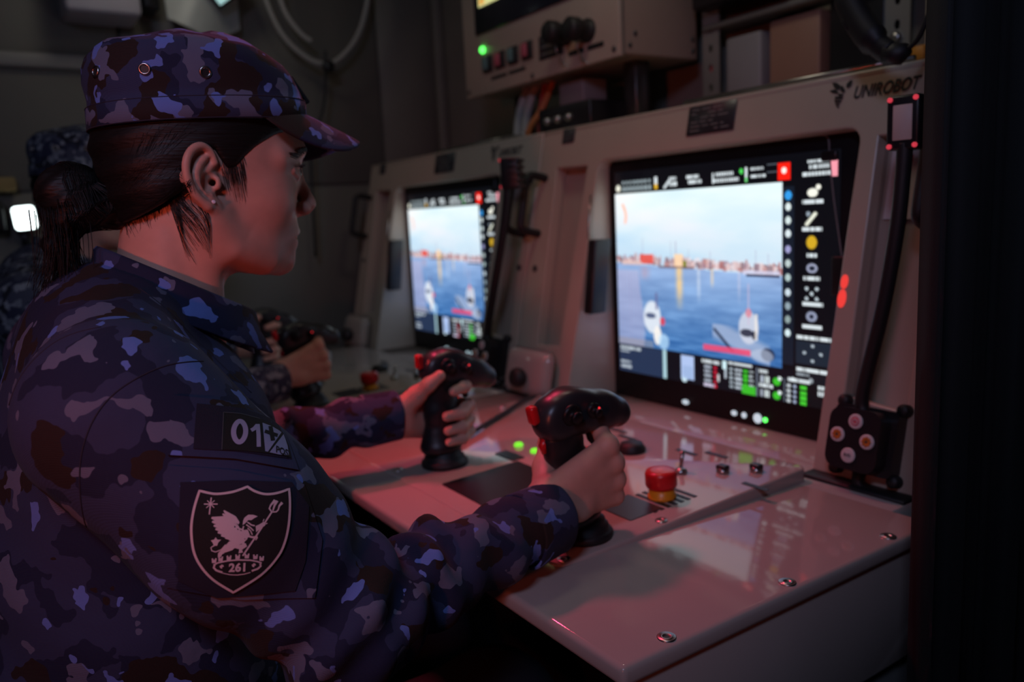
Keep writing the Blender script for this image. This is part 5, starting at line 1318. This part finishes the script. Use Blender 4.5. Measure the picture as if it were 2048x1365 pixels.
# ---------------------------------------------------------------- rack behind the nearest console
rk = empty('equipment_rack', (1.35, .98, 1.2745), 'dim equipment rack with perforated rail behind the nearest console', 'rack')
def RK(mb, nm, m, parent=rk): mb.v = [(v[0]-1.35, v[1]-.98, v[2]-1.2745) for v in mb.v]; return mb.build(nm, m, parent)
M_RAIL = mat('galvanised_rail', (.30, .30, .29), .45, metal=.6, var=.1)
def rail(y0, y1, z0, z1, x=1.345):
    lp = [[(y0, z0), (y1, z0), (y1, z1), (y0, z1)]]; z = z0+.03; yc = (y0+y1)/2
    while z < z1-.02: lp.append([(yc+.0055*math.cos(2*math.pi*k/12), z+.0085*math.sin(2*math.pi*k/12)) for k in range(12)]); z += .040
    V, F = plate2d('rail', lp, .002); return MB().add(V, F, 0, False, frame((x, 0, 0), (0, 1, 0), (0, 0, 1), (1, 0, 0)))
RK(rail(.785, .830, 1.276, 2.0), 'perforated_rail', M_RAIL); RK(rail(1.20, 1.245, 1.276, 2.0), 'perforated_rail', M_RAIL); RK(rail(.50, .545, 1.276, 2.0), 'perforated_rail', M_RAIL)
RK(MB().box((1.335, .50, 1.462), (1.40, 1.24, 1.474), .002, 1), 'shelf_bar', M_RAIL)
RK(MB().box((1.30, 1.02, 1.50), (1.41, 1.235, 1.76), .006, 2), 'black_unit', M_BLACK); RK(MB().box((1.36, .97, 1.277), (1.405, 1.085, 1.452), .004, 2), 'brown_unit', mat('brown_unit_paint', (.30, .17, .12), .5, var=.08))
RK(MB().box((1.352, 1.10, 1.277), (1.405, 1.19, 1.44), .006, 2), 'grey_unit', mat('grey_box_paint', (.24, .24, .25), .5)); RK(MB().box((1.36, .84, 1.277), (1.405, .95, 1.62), .004, 2), 'black_unit', M_BLACK)
RK(MB().box((1.33, .55, 1.50), (1.41, .78, 1.80), .004, 2), 'beige_unit', M_BEIGE); RK(MB().box((1.36, .56, 1.277), (1.405, .77, 1.455), .004, 2), 'beige_unit', M_BEIGE)
RK(MB().lathe([(.010, 0), (.010, .004), (.006, .008), (.0001, .008)], 14, 0, True, frame((1.343, .808, 1.365), (0, -1, 0), (0, 0, 1), (-1, 0, 0)), cap=False), 'bolt', M_STEEL)
RK(MB().box((1.345, .76, 1.32), (1.36, .785, 1.345), .002, 1), 'orange_tag', mat('orange_tag_plastic', (.6, .25, .03), .5))
RK(MB().box((1.350, 1.215, 1.37), (1.36, 1.235, 1.40), .002, 1), 'red_tag', mat('red_tag_plastic', (.4, .04, .06), .5))

# ---------------------------------------------------------------- hanging microphone
mc = empty('hand_microphone', (.98, .61, 1.27), 'black hand microphone hanging on its cord above the maker lettering', 'microphone')
def MC(mb, nm, m, parent=mc): mb.v = [(v[0]-.98, v[1]-.61, v[2]-1.27) for v in mb.v]; return mb.build(nm, m, parent)
MC(MB().tube(smooth_path([(.985, .676, 1.40), (.985, .660, 1.355), (.983, .640, 1.320), (.980, .615, 1.290), (.98, .598, 1.276)], 5), [.019]*5+[.022]*5+[.022]*5+[.0165]*6, 14, flat=.8), 'body', M_RUBBER)
MC(MB().box((-.009, -.014, .010), (.009, .014, .015), .002, 2, 0, frame((.983, .645, 1.328), (0, .6, .8), (0, -.8, .6), (-1, 0, 0))), 'talk_key', M_RUBBER)
MC(MB().tube([(.98, .600, 1.277), (.98, .585, 1.273), (.98, .574, 1.277)], [.016, .0135, .008], 12), 'strain_relief', M_RUBBER)
MC(MB().tube(smooth_path([(.98, .576, 1.276), (.98, .563, 1.285), (.98, .553, 1.303), (.982, .546, 1.33), (.985, .543, 1.40), (.99, .545, 1.60), (1.0, .56, 2.055)], 8), .0032, 8), 'cord', M_CB)
MC(MB().tube(smooth_path([(.985, .676, 1.395), (.986, .684, 1.42), (.99, .69, 1.60), (1.0, .69, 2.055)], 8), .007, 8, flat=.3), 'strap', M_CB)

# ---------------------------------------------------------------- black curtain at the right
V = []; F = []; nx, nz = 60, 2
for i in range(nx+1):
    x = .722+.62*i/nx; y = .405+.010*math.sin(i*.62)+.005*math.sin(i*1.7+1)-(.02 if i == 0 else 0)
    for t in (0, .006):
        for z in (.01, 2.055): V.append((x, y-t, z))
for i in range(nx):
    a, b = i*4, (i+1)*4
    F += [(a, a+1, b+1, b), (a+2, b+2, b+3, a+3), (a, b, b+2, a+2), (a+1, a+3, b+3, b+1)]
F += [(0, 2, 3, 1), (nx*4, nx*4+1, nx*4+3, nx*4+2)]
tag(MB().add(V, F, 0, True).build('curtain', M_CURT), 'black curtain hanging from floor to ceiling at the right edge', 'curtain')

# ---------------------------------------------------------------- far end of the room
wl = empty('work_lamp', (.11, 2.49, 1.10), 'small brilliant white work lamp shining behind the farther person', 'lamp')
def WLp(mb, nm, m): mb.v = [(v[0]-.11, v[1]-2.49, v[2]-1.10) for v in mb.v]; return mb.build(nm, m, wl)
WLp(MB().prism(rrect(-.030, -.034, .030, .034, .012, 4), 0, .03, 0, frame((.113, 2.50, 1.156), (1, 0, .08), (-.08, 0, 1), (0, -1, 0))), 'housing', M_BLACK)
WLp(MB().prism(rrect(-.026, -.030, .026, .030, .010, 4), .029, .033, 0, frame((.113, 2.50, 1.156), (1, 0, .08), (-.08, 0, 1), (0, -1, 0))), 'diffuser', mat('white_lamp_diffuser', (.8, .8, .8), .4, emit=(.85, 1.0, .98), estr=5.0))
WLp(MB().box((.10, 2.495, 1.08), (.12, 2.516, 1.125), .002, 1), 'bracket', M_BLACK)
tag(MB().box((-.30, 2.47, 1.225), (.105, 2.516, 1.262), .006, 2).build('cable_duct', mat('ochre_duct_paint', (.38, .26, .10), .5, var=.1)), 'ochre cable duct on the end wall behind the farther person', 'cable duct')
tag(MB().box((-.30, 2.46, 1.12), (.07, 2.516, 1.200), .008, 2).build('wall_box', M_BLACK), 'low black box on the end wall under the ochre duct', 'wall box')
tag(MB().box((.26, 2.36, 1.665), (.44, 2.516, 1.95), .012, 3).build('wall_case', mat('mauve_case_paint', (.50, .46, .52), .5, var=.1)), 'pale mauve case on the end wall above the camouflage cap', 'wall case')
tag(MB().box((.455, 2.42, 1.70), (.50, 2.516, 2.0), .01, 2).build('wall_box', M_BLACK), 'dark upright box beside the pale mauve case', 'wall box')
# document pouch with drooping corners
V = []; F = []
for i in range(13):
    for j in range(13):
        u, v = i/12, j/12; V.append((.52+.20*u, 2.44+.02*math.sin(5*u+3*v), 1.98-.30*v-.05*(1-abs(2*u-1.1))*v))
for i in range(12):
    for j in range(12): a = i*13+j; F.append((a, a+13, a+14, a+1))
n0 = len(V); V += [(x, y+.006, z) for x, y, z in V]; F += [tuple(n0+k for k in reversed(f)) for f in F[:]]
tag(MB().add(V, F, 0, True).build('document_pouch', mat('grey_film', (.50, .52, .50), .35, var=.15)), 'crumpled grey document pouch hanging on the end wall', 'pouch')
tb = empty('tablet', (.64, 2.38, 1.76), 'lit tablet hanging corner down from the ceiling, pale cyan glow', 'tablet')
def TBp(mb, nm, m): mb.v = [(v[0]-.64, v[1]-2.38, v[2]-1.76) for v in mb.v]; return mb.build(nm, m, tb)
tm = frame((.645, 2.38, 1.80), (.80, 0, .6), (-.6, 0, .80), (0, -1, 0))
TBp(MB().box((-.055, -.075, -.006), (.055, .075, .004), .004, 2, 0, tm), 'case', M_BLACK); TBp(MB().box((-.049, -.069, .0035), (.049, .069, .0052), .001, 1, 0, tm), 'screen', mat('pale_cyan_screen', (.4, .5, .5), .3, emit=(.50, .85, .85), estr=.75))
TBp(MB().box((-.004, .06, -.012), (.004, .32, -.006), .001, 1, 0, frame((.645, 2.38, 1.80), (1, 0, 0), (0, 0, 1), (0, -1, 0))), 'hanger', M_BLACK)
cable('cable', [(.77, 2.42, 2.055), (.775, 2.42, 1.85), (.80, 2.42, 1.73), (.84, 2.42, 1.65), (.90, 2.42, 1.60), (.95, 2.42, 1.585), (1.0, 2.42, 1.60), (1.06, 2.42, 1.66), (1.10, 2.42, 1.74), (1.125, 2.42, 1.85), (1.13, 2.42, 2.055)], .008, M_CW, 'long pale cable looping down from the ceiling at the end wall', 'hanging cables')
cable('cable', [(.82, 2.40, 2.055), (.825, 2.40, 1.80), (.84, 2.40, 1.72), (.88, 2.40, 1.665), (.91, 2.40, 1.645)], .008, M_CW, 'short pale cable ending beside the long looping one', 'hanging cables')
cable('cable', [(.955, 2.405, 1.62), (.95, 2.405, 1.575), (.945, 2.41, 1.50), (.925, 2.415, 1.42), (.89, 2.42, 1.36), (.88, 2.44, 1.0)], .0045, M_CB, 'thin black cord hanging from the knot of the looping cable', 'hanging cables')
tag(MB().bm(_round_block(.034, .034, .03, .012), 0, True, frame((.955, 2.405, 1.572), (1, 0, 0), (0, 0, 1), (0, -1, 0))).build('cable_clamp', M_BLACK), 'black clamp at the bottom of the looping cable', 'clamp')

# ---------------------------------------------------------------- lamp fixtures on the ceiling and stools
LNAMES = ('unseen cool white lamp on an added tripod in the aisle', 'unseen warm fill lamp on the ceiling above the nearest console', 'small red night lamp on the ceiling above the farther desk', 'small red night lamp on the aisle wall', 'small red spot lamp on the ceiling over the aisle', 'added neutral fill lamp on the ceiling at the far end of the room')
for i, ((l, t, s, c, w, sp), lb) in enumerate(zip(LAMPS, LNAMES)):
    if i in (1, 2, 4, 5):
        T = empty('ceiling_lamp', (l[0], l[1], ZC-.001), lb, 'lamp', 'night lamps')
        MB().box((-s*.55, -s*.55, l[2]+.015-ZC), (s*.55, s*.55, -.001), .01, 2).build('housing', M_DARKSTEEL, T)
    elif i > 2:
        T = empty('wall_lamp', (-1.199, l[1], l[2]), lb, 'lamp', 'night lamps')
        MB().box((0, -s*.6, -s*.6), (.045, s*.6, s*.6), .01, 2).build('housing', M_DARKSTEEL, T)
    else:
        T = empty('added_tripod_lamp', (l[0], l[1], 0), lb, 'lamp', 'night lamps'); d = (Vector(t)-Vector(l)).normalized(); u = Vector((0, 0, 1)).cross(d).normalized()
        hm = frame((0, 0, l[2]), u, d.cross(u), d)
        MB().box((-s*.55, -s*.55, -.06), (s*.55, s*.55, -.008), .01, 2, 0, hm).build('housing', M_DARKSTEEL, T)
        MB().tube([(0, 0, .5), tuple(-d*.05+Vector((0, 0, l[2])))], .012, 10).build('pole', M_DARKSTEEL, T)
        for k in range(3): MB().tube([(0, 0, .62), (.28*math.cos(k*2.1), .28*math.sin(k*2.1), .012)], .010, 8).build('leg', M_DARKSTEEL, T)
def stool(x, y, label):
    T = empty('stool', (x, y, 0), label, 'stool', 'stools')
    MB().lathe([(.17, .345), (.185, .355), (.19, .375), (.18, .386), (.0001, .388)], 32, cap=False).build('seat', M_BLACK, T)
    MB().lathe([(.03, .03), (.03, .346)], 20).build('column', M_DARKSTEEL, T)
    MB().lathe([(.20, 0), (.20, .012), (.05, .030)], 32).build('base', M_DARKSTEEL, T)
stool(.06, Y0, 'round black stool under the person with the bun'); stool(.06+OFF2.x, Y0+OFF2.y, 'round black stool under the farther person')
